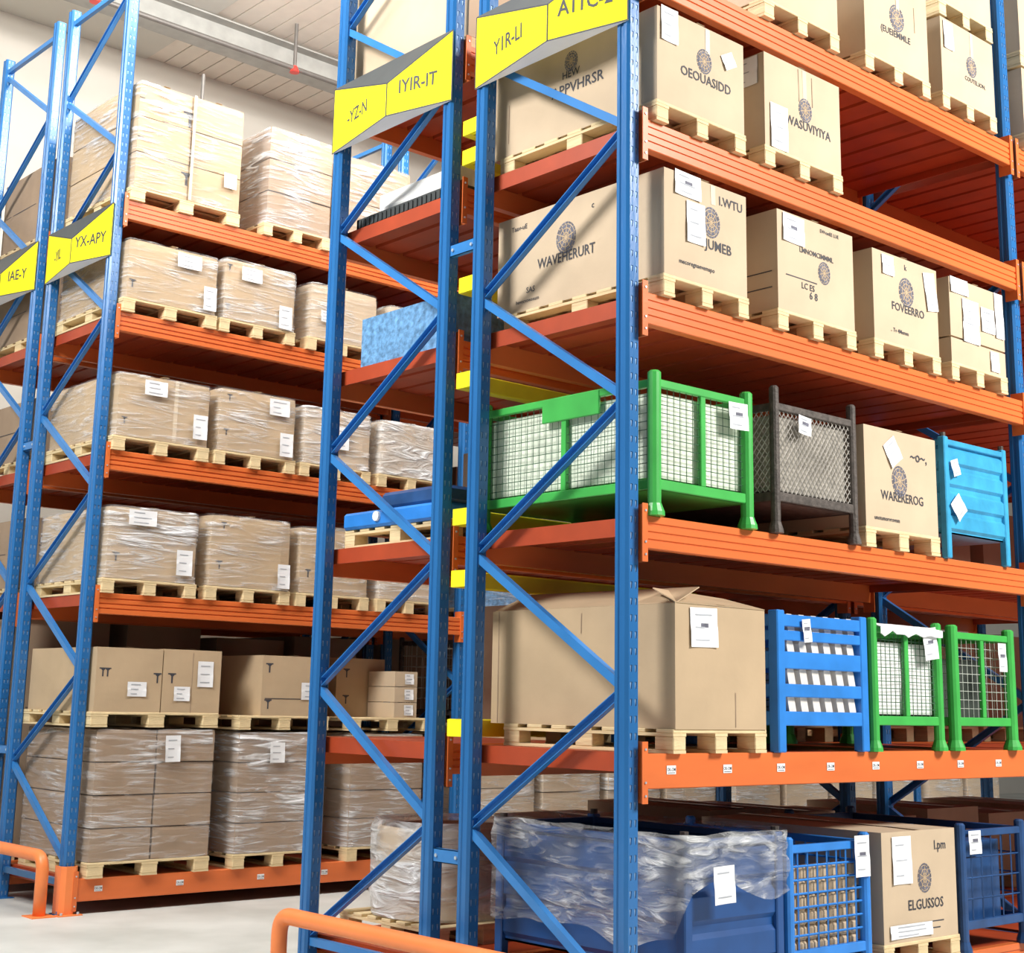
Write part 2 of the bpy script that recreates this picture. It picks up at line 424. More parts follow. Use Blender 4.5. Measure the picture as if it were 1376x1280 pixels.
# ------------------------------------------------------------------ signs
def sign(y0, label, sl, sr, sizes=.13):
    t = thing('aisle_sign', (-.045, y0, 5.0), label, 'sign')
    a = Vector((.04, D, .02)); b = Vector((.04, 0, .02)); a2 = Vector((.04, D, .46)); b2 = Vector((.04, 0, .46))
    c = Vector((-.075, .48, .03)); c2 = Vector((-.075, .48, .24))
    def panel(name, p, q, q2, p2, s):
        mb = MB(); n = (q - p).cross(p2 - p).normalized(); th = n * -.004
        mb.loft([[p, q, q2, p2], [p + th, q + th, q2 + th, p2 + th]])
        u = (q - p).normalized(); v = n.cross(u)
        F = Face(p, u, v); ln = (q - p).length
        mid = ((p2 - p).dot(v) + (q2 - p).dot(v)) / 2
        put_text(mb, F, s, ln * .47, (mid + (q - p).dot(v)) / 2, sizes, 1, .85, 0, .0015)
        e = .004
        for (A, B) in ((p, q), (q2, p2), (p, p2), (q, q2)):
            d = (B - A).normalized(); w = n.cross(d).normalized() * e
            mb.quad([A + n * .001 - w, B + n * .001 - w, B + n * .001 + w, A + n * .001 + w], 1)
        mb.build(name, ['yellow', 'ink'], t)
    panel('face_panel', a, c, c2, a2, sl); panel('face_panel', c, b, b2, c2, sr)
    mb = MB(); mb.loft([[a2, c2, b2], [a2 + Vector((0, 0, .004)), c2 + Vector((0, 0, .004)), b2 + Vector((0, 0, .004))]]); mb.build('top_panel', 'black', t)
    mb = MB(); mb.loft([[a, c, b], [a - Vector((0, 0, .004)), c - Vector((0, 0, .004)), b - Vector((0, 0, .004))]]); mb.build('bottom_panel', 'whiteboard', t)
    return t
sign(AY, 'yellow folded aisle sign with black top, cropped by the upper edge', 'Y1R-LI', 'A11C-2', .125)
sign(BY, 'yellow folded aisle sign with black top, middle one left of the cropped sign', '-YZ-N', 'IYIR-IT', .12)
sign(CY, 'yellow folded aisle sign on the end frame of the left rack', '-YIL', 'YX-APY', .13)
sign(DY, 'yellow folded aisle sign at the left edge of the picture', 'YX-L', 'IAE-Y', .13)

# ------------------------------------------------------------------ guards
def bent(pts, r, k=8):
    out = [Vector(pts[0])]
    for i in range(1, len(pts) - 1):
        a, b, c = Vector(pts[i - 1]), Vector(pts[i]), Vector(pts[i + 1])
        p = b + (a - b).normalized() * r; q = b + (c - b).normalized() * r
        for j in range(k + 1):
            t = j / k; out.append((1 - t) ** 2 * p + 2 * t * (1 - t) * b + t * t * q)
    out.append(Vector(pts[-1])); return out
def guard(x, ya, yb, h, label):
    t = thing('guard_rail', (x, ya, 0), label, 'guard rail')
    mb = MB(); mb.tube(bent([(0, 0, .008), (0, 0, h), (0, yb - ya, h), (0, yb - ya, .008)], .11), .046, 16)
    mb.build('rail', 'guard', t, smooth=True)
    for y in (0, yb - ya):
        m2 = MB(); m2.box(-.09, .09, y - .09, y + .09, 0, .008); m2.build('foot_plate', 'guard', t)
guard(-.25, -.12, 2.42, .40, 'long orange tubular guard rail in front of the near racks, bottom edge')
guard(-.15, CY + .03, CY + 2.62, .42, 'orange tubular guard rail before the left rack, bottom left corner')
t = thing('post_guard', (-.02, CY - .035, 0), 'orange steel guard wrapped round the foot of the left rack corner post', 'post guard')
mb = MB()
pr = [(.0, .13), (.0, .03), (.03, 0), (.10, 0), (.128, .03), (.128, .1)]
for i in range(len(pr) - 1):
    (a, b), (c, d) = pr[i], pr[i + 1]
    mb.loft([[(a, b, z), (c, d, z), (c * .92 + .005, d * .92 + .008, z), (a * .92 + .005, b * .92 + .008, z)] for z in (.008, .345)])
mb.build('shield', 'guard', t)
mb = MB(); mb.box(-.03, .16, -.04, .03, 0, .008); mb.tube([(.0, -.02, .0), (0, -.02, .025)], .01, 6, 1); mb.tube([(.13, -.02, .0), (.13, -.02, .025)], .01, 6, 1)
mb.build('foot_plate', ['guard', 'zinc'], t)

# ------------------------------------------------------------------ pallets
PW, PH = .76, .112
def _mesh(fn, name, mats):
    mb = MB(); fn(mb); o = mb.build(name, mats); me = o.data; bpy.data.objects.remove(o); return me
def f_deck(mb):
    y = 0
    for k in range(7):
        yy = k * (1.2 - .11) / 6
        mb.box(0, PW, yy, yy + .11, .094, PH, 0, .003)
    for x in (0, PW / 2 - .05, PW - .1): mb.box(x, x + .1, 0, 1.2, .079, .094, 0)
P_DECK = _mesh(f_deck, 'top_deck', 'wood')
P_BLOCK = _mesh(lambda mb: mb.box(-.048, .048, 0, .12, .015, .079, 0, .004), 'block', 'wood')
P_BOT = _mesh(lambda mb: mb.box(-.048, .048, 0, 1.2, 0, .015, 0), 'bottom_board', 'wood')
def f_all(mb):
    f_deck(mb)
    for x in (.05, PW / 2, PW - .05):
        mb.box(x - .048, x + .048, 0, 1.2, 0, .015)
        for y in (0, .54, 1.08): mb.box(x - .048, x + .048, y, y + .12, .015, .079)
P_ALL = _mesh(f_all, 'wooden_pallet', 'wood')
def pallet(x0, x1, y, z, label, simple=False, group=None, d=1.2):
    sx = (x1 - x0) / PW
    if simple:
        o = link('wooden_pallet', P_ALL, None, (x0, y, z)); o.scale = (sx, d / 1.2, 1); tag(o, label, 'pallet', group); return o
    t = thing('wooden_pallet', (x0, y, z), label, 'pallet', group); t.scale = (sx, d / 1.2, 1)
    link('top_deck', P_DECK, t)
    for x in (.05, PW / 2, PW - .05):
        link('bottom_board', P_BOT, t, (x, 0, 0))
        for yy in (0, .54, 1.08): link('block', P_BLOCK, t, (x, yy, 0))
    return t

# ------------------------------------------------------------------ cartons
def roundp(x, y, z, w, d, h, r, lowz=False):
    c = Vector((min(max(x, r), w - r), min(max(y, r), d - r), min(z if lowz else max(z, r), h - r)))
    v = Vector((x, y, z)) - c
    return tuple(c + v.normalized() * r) if v.length > 1e-6 else (x, y, z)
class BulgedFace(Face):
    """printing follows the bulged side of a soft_box"""
    def __init__(s, o, u, v, w, d, h, bulge, n, sd):
        super().__init__(o, u, v)
        rnd = random.Random(sd); ph = [rnd.random() * 10 for _ in range(6)]
        s.W = d if abs(s.u.y) > .5 else w; s.H = h; s.k = n; s.g = {}
        for i in range(n + 1):
            for j in range(n + 1):
                q = s.o + s.u * (s.W * i / n) + s.v * (s.H * j / n); x, y, z = q
                a = 9 if s.n.x < -.5 else min(x, w - x); b = 9 if s.n.y < -.5 else min(y, d - y)
                e = max(0, min(1, 6 * min(a, b, z, h - z)))
                s.g[i, j] = bulge * (noise.noise(Vector((x * 3 + ph[0], y * 3 + ph[1], z * 3 + ph[2]))) * 1.2 + .35) * e
    def p(s, a, b, out=.0015):
        i = min(max(a / s.W * s.k, 0), s.k - 1e-4); j = min(max(b / s.H * s.k, 0), s.k - 1e-4)
        I, J = int(i), int(j); i -= I; j -= J; g = s.g
        q = g[I, J] * (1 - i) * (1 - j) + g[I + 1, J] * i * (1 - j) + g[I, J + 1] * (1 - i) * j + g[I + 1, J + 1] * i * j
        return s.o + s.u * a + s.v * b + s.n * (out + q)
def soft_box(mb, w, d, h, m=0, sd=0, bulge=.006, n=6, rd=0.):
    """box with a crisp but slightly bulged surface"""
    rnd = random.Random(sd); ph = [rnd.random() * 10 for _ in range(6)]
    def P(x, y, z, nx, ny, nz):
        q = noise.noise(Vector((x * 3 + ph[0], y * 3 + ph[1], z * 3 + ph[2])))
        e = min(1, 6 * min((x if not nx else 9), (w - x if not nx else 9), (y if not ny else 9), (d - y if not ny else 9), (z if not nz else 9), (h - z if not nz else 9)))
        o = 0 if nz < 0 else bulge * (q * 1.2 + .35) * e
        if rd: x, y, z = roundp(x, y, z, w, d, h, rd, True)
        return (x + nx * o, y + ny * o, z + nz * o)
    def grid(o, u, v, nrm):
        b = len(mb.v)
        for i in range(n + 1):
            for j in range(n + 1):
                p = [o[k] + u[k] * i / n + v[k] * j / n for k in range(3)]; mb.v.append(P(*p, *nrm))
        for i in range(n):
            for j in range(n):
                a = b + i * (n + 1) + j; mb.f.append((a, a + n + 1, a + n + 2, a + 1)); mb.m.append(m)
    grid((0, 0, 0), (w, 0, 0), (0, 0, h), (0, -1, 0)); grid((0, d, 0), (w, 0, 0), (0, 0, h), (0, 1, 0))
    grid((0, 0, 0), (0, d, 0), (0, 0, h), (-1, 0, 0)); grid((w, 0, 0), (0, d, 0), (0, 0, h), (1, 0, 0))
    grid((0, 0, 0), (w, 0, 0), (0, d, 0), (0, 0, -1)); grid((0, 0, h), (w, 0, 0), (0, d, 0), (0, 0, 1))

def paper(parent, F, u, v, w, h, rot=0., lines=3, sd=0, name='paper_label', heavy=False, out=.006):
    """a thin sheet stuck to a face, centre at u,v"""
    mb = MB(); c, s = math.cos(rot), math.sin(rot); n = 5; rnd = random.Random(sd)
    def q(a, b, o): return F.p(u + a * c - b * s, v + a * s + b * c, o)
    def curl(a, b): return out + .006 * abs(a / w * 2) ** 3 * (1 if rnd.random() < 2 else 0) * (1 if b < 0 else .3)
    for side in (0, -.0012):
        b0 = len(mb.v)
        for i in range(n + 1):
            for j in range(n + 1):
                a, b = -w / 2 + w * i / n, -h / 2 + h * j / n
                mb.v.append(tuple(q(a, b, curl(a, b) + side)))
        for i in range(n):
            for j in range(n):
                k = b0 + i * (n + 1) + j; mb.f.append((k, k + n + 1, k + n + 2, k + 1)); mb.m.append(0)
    for k in range(lines):
        yy = h * (.32 - .64 * k / max(1, lines - 1)) if lines > 1 else 0
        a = -w * .32; e = w * (rnd.random() * .35)
        mb.quad([q(a, yy - .003, out + .0022), q(e, yy - .003, out + .0022), q(e, yy + .003, out + .0022), q(a, yy + .003, out + .0022)], 1)
    if heavy:
        mb.quad([q(-.02, .0, out + .0012), q(.035, .0, out + .0012), q(.035, .02, out + .0012), q(-.02, .02, out + .0012)], 2)
    return mb.build(name, ['paper', 'faint', 'inkgrey'], parent)

def carton(x0, x1, y0, y1, z0, z1, label, front=(), left=(), mat='carton', sd=1, name='carton', group=None, cat='carton', parent=None, n=6, bulge=.005, rd=0.):
    w, d, h = x1 - x0, y1 - y0, z1 - z0
    mb = MB(); soft_box(mb, w, d, h, 0, sd, bulge, n, rd)
    FF = BulgedFace((0, 0, 0), (1, 0, 0), (0, 0, 1), w, d, h, bulge, n, sd); LF = BulgedFace((0, d, 0), (0, -1, 0), (0, 0, 1), w, d, h, bulge, n, sd)
    kids = []
    o_ = .0022
    # top flap seam and tape
    put_rect(mb, Face((0, 0, h), (1, 0, 0), (0, 1, 0)), w * .5 - .03, w * .5 + .03, 0, d, 2, .009 if bulge > .003 else .005)
    for F, items, fw in ((FF, front, w), (LF, left, d)):
        for it in items:
            k = it[0]
            if k == 'text': put_text(mb, F, it[1], it[2] * fw, it[3] * h, it[4], 1, it[5] if len(it) > 5 else 1., 0, o_)
            elif k == 'emblem': put_emblem(mb, F, it[1] * fw, it[2] * h, it[3], 3, o_)
            elif k == 'tape': put_rect(mb, F, it[1] * fw - .018, it[1] * fw + .018, h * it[2], h * .99, 2, o_ - .0004)
            elif k == 'arrow': arrow_mark(mb, F, it[1] * fw, it[2] * h, it[3], 1)
            elif k == 'line': put_rect(mb, F, it[1] * fw, it[2] * fw, it[3] * h, it[3] * h + .006, 1, o_)
            elif k == 'vline': put_rect(mb, F, it[1] * fw - .003, it[1] * fw + .003, it[2] * h, it[3] * h, 4, o_)
            elif k == 'paper': kids.append((F, it[1] * fw, it[2] * h) + tuple(it[3:]))
    o = mb.build(name, [mat, 'ink', 'tape', 'inkgrey', 'carton3', 'carton'], parent, (x0, y0, z0))
    if parent is None: tag(o, label, cat, group)
    for i, k in enumerate(kids):
        F, u, v, pw, ph = k[:5]; rot = k[5] if len(k) > 5 else 0; hv = k[6] if len(k) > 6 else False
        paper(o, F, u, v, pw, ph, rot, 3, sd * 7 + i, heavy=hv, out=o_ + .0025)
    return o

FA = -.06
def pc(x0, x1, lvl, top, label, plabel, front=(), left=(), mat='carton2', sd=1, z=None, y=FA, d=1.26, simple=False):
    z = ZA[lvl] if z is None else z
    pallet(x0 - .01, x1 + .01, y - .005, z, plabel, simple)
    return carton(x0, x1, y, y + d, z + PH, top, label, front, left, mat, sd)

# near rack, sixth shelf
pc(1.04, 1.73, 5, 6.05, 'plain pale carton cropped by the top edge, leftmost on the uppermost shelf', 'wooden pallet under the leftmost carton cropped by the top edge',
   [('text', 'OEMOND', .5, .62, .055), ('paper', .2, .8, .12, .16)], sd=2)
pc(2.01, 2.70, 5, 6.07, 'tall pale carton with printed crest beside the double-stacked cartons, top right', 'wooden pallet under the tall crested carton at top right',
   [('tape', .52, .5), ('emblem', .5, .56, .075), ('text', '(EUEIEMMLE', .47, .36, .06, 1.0), ('paper', .18, .93, .09, .1), ('vline', .78, .5, .8)], sd=3)
pc(2.86, 3.50, 5, 6.015, 'lower carton of the double stack at top right, with crest and ringed label', 'wooden pallet on the top shelf beneath the double-stacked cartons',
   [('tape', .58, .62), ('emblem', .56, .52, .06), ('text', 'COUTEL.ION.', .62, .33, .042), ('paper', .13, .78, .11, .19)], sd=4)
pallet(2.85, 3.51, FA - .005, 6.03, 'wooden pallet sandwiched between the double-stacked cartons at top right')
carton(2.86, 3.5, FA, 1.2, 6.03 + PH, 6.65, 'upper carton of the double stack, cut off by the top edge', [('text', 'COUTEL', .5, .5, .05)], mat='carton2', sd=5)
pc(L + .16, L + .9, 5, 5.98, 'pale carton at the right edge beyond the blue upright, uppermost shelf', 'wooden pallet at the right edge beyond the blue upright', [('paper', .3, .5, .2, .3)], sd=6)
pallet(L + .15, L + .91, FA - .005, 5.995, 'wooden pallet stacked on the carton at the upper right edge')
carton(L + .16, L + .9, FA, 1.2, 5.995 + PH, 6.6, 'pale carton high at the right edge, stacked above another', [], sd=7, mat='carton2')
# fifth shelf
pc(.15, .845, 4, 5.135, 'crested carton with green-headed sheet, left one of the pair on the fifth shelf', 'wooden pallet under the crested carton with green-headed sheet',
   [('paper', .13, .84, .13, .19), ('tape', .57, .72), ('emblem', .53, .62, .058), ('text', 'OEOUASIDD', .55, .42, .075, .95), ('paper', .81, .74, .1, .085, .5)],
   [('emblem', .50, .80, .05), ('text', 'HEW', .50, .66, .06), ('text', 'APPVHRSR', .54, .50, .085, 1.0), ('vline', .1, .15, .6)], sd=8)
pc(1.025, 1.725, 4, 5.165, 'crested carton with hanging tape, right one of the pair on the fifth shelf', 'wooden pallet under the right carton of the pair on the fifth shelf',
   [('tape', .52, .6), ('emblem', .52, .55, .06), ('text', 'WASUVIYIYA', .56, .37, .075, .95), ('paper', .17, .24, .15, .26), ('vline', .44, .62, .98), ('vline', .62, .62, .95)],
   [('paper', .88, .83, .22, .17)], sd=9)
# fourth shelf
pc(.2, .85, 3, 4.265, 'carton with marker scrawl and two white sheets, leftmost on the fourth shelf', 'wooden pallet under the scrawled carton with two white sheets',
   [('paper', .27, .9, .2, .13, -.03, True), ('paper', .36, .56, .14, .22), ('tape', .58, .8), ('emblem', .55, .62, .07), ('text', 'JUMEB', .64, .4, .075, 1.0), ('text', 'mecoregnaevemspo', .38, .16, .034), ('text', 'I.WTU', .8, .86, .07)],
   [('emblem', .44, .62, .075), ('text', 'WAVEHERURT', .44, .43, .08, .85), ('text', 'SAS', .22, .2, .045), ('text', 'hevocvowseum', .2, .1, .03), ('text', 'Taav-uE', .14, .87, .04), ('text', 'c', .6, .86, .05)], sd=10)
pc(1.115, 1.815, 3, 4.27, 'carton with small off-centre crest and pencilled notes, second on the fourth shelf', 'wooden pallet under the second carton on the fourth shelf',
   [('paper', .2, .84, .19, .16, -.03, True), ('text', 'EWvanEE LUE', .68, .93, .03), ('text', 'LMNOMCIMMML', .5, .66, .042), ('emblem', .6, .5, .055), ('text', 'LC ES', .38, .3, .05), ('text', '6 8', .45, .22, .06), ('line', .1, .5, .36)],
   [('text', 'IESIET', .72, .3, .05), ('line', .6, .97, .22), ('line', .6, .97, .38)], sd=11)
pc(2.01, 2.69, 3, 4.25, 'carton with dark round crest and curling white sheet, third on the fourth shelf', 'wooden pallet under the third carton on the fourth shelf',
   [('paper', .22, .86, .12, .12), ('emblem', .5, .62, .075), ('text', 'FOVEERRO', .52, .42, .07, 1.0), ('text', '.. Tv 4Memm', .38, .15, .035), ('paper', .88, .72, .12, .24, .15), ('text', 'k', .5, .9, .05)], sd=12)
pallet(2.82, 3.48, FA - .005, ZA[3], 'wooden pallet under the taped cartons with five white sheets')
carton(2.83, 3.47, FA, 1.2, ZA[3] + PH, 3.86, 'low carton beneath the carton plastered with white sheets, fourth shelf', [('paper', .78, .5, .1, .13)], mat='carton2', sd=13)
carton(2.83, 3.47, FA, 1.2, 3.872, 4.25, 'carton plastered with white sheets, last on the fourth shelf before the upright',
       [('paper', .17, .88, .2, .1), ('paper', .36, .5, .19, .15), ('paper', .36, .16, .19, .15), ('paper', .68, .45, .16, .16), ('paper', .9, .6, .1, .3)], mat='carton2', sd=14)
# third shelf carton
pc(1.87, 2.6, 2, 3.175, 'carton with brown drop-shaped crest and diamond label, on the third shelf', 'wooden pallet under the carton with the diamond label',
   [('paper', .38, .78, .13, .15, .6), ('emblem', .47, .5, .075), ('text', 'WAREREROG', .5, .33, .075, .95), ('text', 'unotumorvrovnm', .28, .1, .035), ('text', '~o~,', .75, .78, .09)], sd=15)
# second shelf: big open carton
pallet(.25, .95, FA - .005, ZA[1], 'wooden pallet under the big open-topped carton')
big = carton(.26, .94, FA - .01, 1.25, ZA[1] + PH, 2.07, 'big plain open-topped carton with raised flaps on the second shelf', [('paper', .3, .82, .2, .19, .02, True), ('vline', .65, .02, .3)],
             [('vline', .04, .0, 1.), ('vline', .52, .78, .95)], mat='carton', sd=16)
def flap(p, q, r_, s_, nm='flap'):
    mb = MB(); n = (Vector(q) - Vector(p)).cross(Vector(s_) - Vector(p)).normalized() * .005
    mb.loft([[p, q, r_, s_], [tuple(Vector(k) + n) for k in (p, q, r_, s_)]]); mb.build(nm, 'carton', big)
hh = 2.07 - ZA[1] - PH + .002
flap((0, .0, hh), (.0, 1.3, hh), (.2, 1.26, hh + .10), (.2, .02, hh + .09))
flap((.0, 0, hh), (.68, 0, hh), (.62, .22, hh + .06), (.06, .2, hh + .08))
# bottom shelf carton
pc(1.92, 2.64, 0, .94, 'crested carton between the blue wire cages on the bottom shelf', 'wooden pallet under the crested carton on the bottom shelf',
   [('paper', .25, .74, .18, .25), ('emblem', .55, .56, .065), ('text', 'ELGUSSOS', .56, .32, .075, 1.), ('text', 'I.pm', .78, .85, .07), ('line', .1, .8, .15), ('line', .1, .75, .09), ('paper', .35, .1, .4, .07)], sd=17)

# ------------------------------------------------------------------ wire cages and bins
def grid_panel(o, u, v, nu, nv, r=.0022):
    mb = MB(); o, u, v = Vector(o), Vector(u), Vector(v)
    for i in range(1, nu): mb.tube([o + u * i / nu, o + u * i / nu + v], r, 4, 0)
    for j in range(1, nv): mb.tube([o + v * j / nv, o + v * j / nv + u], r, 4, 0)
    return mb
def diamond_panel(o, u, v, sp, r=.003):
    mb = MB(); o, u, v = Vector(o), Vector(u), Vector(v); lu, lv = u.length, v.length; eu, ev = u / lu, v / lv
    for sgn in (1, -1):
        c = -lv
        while c < lu + lv:
            # line: a = c + b*sgn*0.8 ; b in [0,lv]
            pts = []
            b0, b1 = 0, lv
            k = .8 * sgn
            def a(b): return c + b * k
            lo, hi = 0., lv
            if k > 0: lo = max(lo, (0 - c) / k); hi = min(hi, (lu - c) / k)
            else: lo = max(lo, (lu - c) / k); hi = min(hi, (0 - c) / k)
            if hi - lo > .01: mb.tube([o + eu * a(lo) + ev * lo, o + eu * a(hi) + ev * hi], r, 4, 0)
            c += sp
    return mb
def cage(x0, x1, y0, y1, z0, z1, label, mat, wire, pr=.028, base=.14, mids=(1, 1), gx=14, gz=11, gy=24, sq=False, diamond=0, railh=.05, wr=.0022, cat='cage', name='wire_cage', foot=True, plate=False, topgap=.04):
    w, d, h = x1 - x0, y1 - y0, z1 - z0
    t = thing(name, (x0, y0, z0), label, cat)
    for px in (pr, w - pr):
        for py in (pr, d - pr):
            mb = MB()
            if sq: mb.box(px - pr, px + pr, py - pr, py + pr, .0, h, 0, .006)
            else: mb.tube([(px, py, .02), (px, py, h - .01), (px, py, h)], [pr, pr, pr * .7], 12)
            p = mb.build('post', mat, t, smooth=False)
            if foot:
                m2 = MB(); m2.tube([(px, py, 0), (px, py, .02), (px, py, .05), (px, py, .06)], [pr * 1.55, pr * 1.5, pr * 1.15, pr * 1.05], 12); m2.build('foot', mat, p)
    zr = h - topgap
    for zz, nm, hh in ((base, 'bottom_rail', railh), (zr - .04, 'top_rail', .04)):
        for y in (pr, d - pr):
            mb = MB(); mb.box(pr, w - pr, y - .015, y + .015, zz, zz + hh, 0, .004); mb.build(nm, mat, t)
        for x in (pr, w - pr):
            mb = MB(); mb.box(x - .015, x + .015, pr, d - pr, zz, zz + hh, 0, .004); mb.build(nm, mat, t)
    mb = MB(); mb.box(pr, w - pr, pr, d - pr, base, base + .012); mb.build('floor_plate', mat, t)
    a, b = base + railh, zr - .04
    for k in range(1, mids[0] + 1):
        x = w * k / (mids[0] + 1)
        mb = MB(); mb.box(x - .019, x + .019, pr - .012, pr + .012, a, b, 0, .003); mb.build('mid_bar', mat, t)
    for k in range(1, mids[1] + 1):
        y = d * k / (mids[1] + 1)
        mb = MB(); mb.box(pr - .012, pr + .012, y - .019, y + .019, a, b, 0, .003); mb.build('mid_bar', mat, t)
    fs = [((pr, pr, a), (w - 2 * pr, 0, 0), (0, 0, b - a), gx), ((pr, pr, a), (0, d - 2 * pr, 0), (0, 0, b - a), gy),
          ((w - pr, pr, a), (0, d - 2 * pr, 0), (0, 0, b - a), gy), ((pr, d - pr, a), (w - 2 * pr, 0, 0), (0, 0, b - a), gx)]
    for o, u, v, n in fs:
        m = diamond_panel(o, u, v, diamond, wr) if diamond else grid_panel(o, u, v, n, gz, wr)
        m.build('mesh_panel', wire, t)
    if plate:
        mb = MB(); mb.box(pr - .02, pr - .004, d * .30, d * .62, zr - .13, zr - .005, 0, .004); mb.build('side_plate', mat, t)
    return t
def lump(x0, x1, y0, y1, z0, z1, label, mat, name, cat, sd=1, amp=.015, n=14):
    mb = MB(); soft_box(mb, x1 - x0, y1 - y0, z1 - z0, 0, sd, amp, n)
    return tag(mb.build(name, mat, None, (x0, y0, z0), smooth=False), label, cat)
def hang(parent, x, z, w, h, rot=0, y=-.004, name='paper_tag'):
    F = Face((0, 0, 0), (1, 0, 0), (0, 0, 1)); o = paper(parent, F, x, z, w, h, rot, 3, int(x * 100), name, True, .004)
    return o

y0c = -.07
g1 = cage(.118, .89, y0c, 1.25, ZA[2], 3.20, 'green wire cage nearest the blue post on the third shelf', 'green', 'greenwire', .034, .13, (1, 1), 15, 11, 26, plate=True)
hang(g1, .63, .57, .15, .14, .03)
lump(.175, .835, y0c + .06, 1.19, ZA[2] + .195, 3.10, 'whitish liner bag filling the green cage nearest the blue post', 'liner', 'liner_bag', 'bag', 21)
g2 = cage(1.055, 1.80, y0c, 1.2, ZA[2], 3.27, 'rusty grey cage with diamond mesh on the third shelf', 'greydark', 'meshgrey', .026, .17, (0, 0), diamond=.036, wr=.003, foot=True, topgap=.09)
hang(g2, .25, .60, .11, .1, -.1)
lump(1.105, 1.75, y0c + .055, 1.14, ZA[2] + .235, 3.12, 'taupe sacking load inside the rusty diamond-mesh cage', 'pebble', 'sacking_load', 'sack', 22)

def flute_bin(x0, x1, y0, y1, z0, z1, label, mat, nf=4, leg=.17, name='steel_bin', pr=.03):
    w, d, h = x1 - x0, y1 - y0, z1 - z0
    t = thing(name, (x0, y0, z0), label, 'bin')
    for px in (pr, w - pr):
        for py in (pr, d - pr):
            mb = MB(); mb.box(px - pr * .8, px + pr * .8, py - pr * .8, py + pr * .8, 0, h + .02, 0, .006)
            p = mb.build('post', mat, t)
            m2 = MB(); m2.tube([(px, py, h + .02), (px, py, h + .045)], pr * .6, 8); m2.build('post_cap', 'greydark', p)
    zb, zt = leg, h - .03
    def wall(o, u, nrm):
        mb = MB(); o, u, nrm = Vector(o), Vector(u), Vector(nrm); prof = []
        fh = (zt - zb) / nf
        for k in range(nf):
            z = zb + k * fh
            prof += [(0, z), (0, z + fh * .12), (.028, z + fh * .25), (.028, z + fh * .8), (0, z + fh * .93)]
        prof += [(0, zt)]
        for i in range(len(prof) - 1):
            (a, za), (b, zb_) = prof[i], prof[i + 1]
            mb.quad([o + nrm * a + Vector((0, 0, za)), o + u + nrm * a + Vector((0, 0, za)), o + u + nrm * b + Vector((0, 0, zb_)), o + nrm * b + Vector((0, 0, zb_))])
            mb.quad([o + nrm * (a - .01) + Vector((0, 0, za)), o + u + nrm * (a - .01) + Vector((0, 0, za)), o + u + nrm * (b - .01) + Vector((0, 0, zb_)), o + nrm * (b - .01) + Vector((0, 0, zb_))])
        mb.build('side_panel', mat, t)
    wall((pr * .5, pr, 0), (w - pr, 0, 0), (0, -.6, 0)); wall((pr * .5, d - pr, 0), (w - pr, 0, 0), (0, .6, 0))
    wall((pr, pr * .5, 0), (0, d - pr, 0), (-.6, 0, 0)); wall((w - pr, pr * .5, 0), (0, d - pr, 0), (.6, 0, 0))
    mb = MB(); mb.box(pr, w - pr, pr, d - pr, leg, leg + .01); mb.build('floor_plate', mat, t)
    for y in (pr, d - pr):
        mb = MB(); mb.box(pr, w - pr, y - .02, y + .02, zt, zt + .035, 0, .004); mb.build('top_rail', mat, t)
    for x in (pr, w - pr):
        mb = MB(); mb.box(x - .02, x + .02, pr, d - pr, zt, zt + .035, 0, .004); mb.build('top_rail', mat, t)
    return t
b1 = flute_bin(2.69, 3.42, y0c, 1.2, ZA[2], 3.20, 'light blue fluted steel bin with peeling labels, third shelf beside the upright', 'binlight', 4, .15)
F = Face((0, 0, 0), (1, 0, 0), (0, 0, 1))
paper(b1, F, .10, .55, .08, .1, .3, 2, 3, 'torn_label'); paper(b1, F, .12, .31, .12, .13, .7, 2, 4, 'torn_label')
lump(2.76, 3.2, y0c + .08, 1.1, 2.66, 3.205, 'grey-white sheet lying in the light blue fluted bin', 'white', 'folded_sheet', 'sheet', 24, .008)

# second shelf: blue slatted cage with pale castings
def slat_cage(x0, x1, y0, y1, z0, z1, label, mat):
    w, d, h = x1 - x0, y1 - y0, z1 - z0
    t = thing('slatted_stillage', (x0, y0, z0), label, 'stillage')
    for px in (.035, w - .035):
        for py in (.035, d - .035):
            mb = MB(); mb.box(px - .032, px + .032, py - .032, py + .032, 0, h, 0, .006); mb.build('post', mat, t)
    for z, hh in ((.13, .07), (.27, .065), (.41, .085), (.55, .05), (.62, .06)):
        z, hh = z * h / .7, hh * h / .7
        for y in (.02, d - .02):
            mb = MB(); mb.box(.03, w - .03, y - .012, y + .012, z, z + hh, 0, .004); mb.build('slat', mat, t)
        for x in (.02, w - .02):
            mb = MB(); mb.box(x - .012, x + .012, .03, d - .03, z, z + hh, 0, .004); mb.build('slat', mat, t)
    mb = MB(); mb.box(.03, w - .03, .03, d - .03, .14, .155); mb.build('floor_plate', mat, t)
    return t
s1 = slat_cage(1.045, 1.84, y0c, 1.2, ZA[1], 2.085, 'bright blue slatted stillage of pale castings beside the big open carton', 'binblue')
hang(s1, .24, .62, .07, .12, .1)
cm = MB()
cm.loft([[(x * k + s, y, z) for x, y in ((-.026, -.03), (.026, -.03), (.026, .03), (-.026, .03))] for z, k, s in ((0, 1, 0), (.01, 1.15, 0), (.12, 1.1, -.025), (.135, .8, -.028))])
co = cm.build('casting', 'part'); CAST = co.data; bpy.data.objects.remove(co)
for r in range(4):
    for k in range(6):
        o = link('casting', CAST, None, (1.045 + .17 + k * .105, y0c + .065, ZA[1] + .158 + r * .137))
        tag(o, 'pale metal casting stacked in rows behind the bright blue slats', 'casting', 'castings in the bright blue slatted stillage')
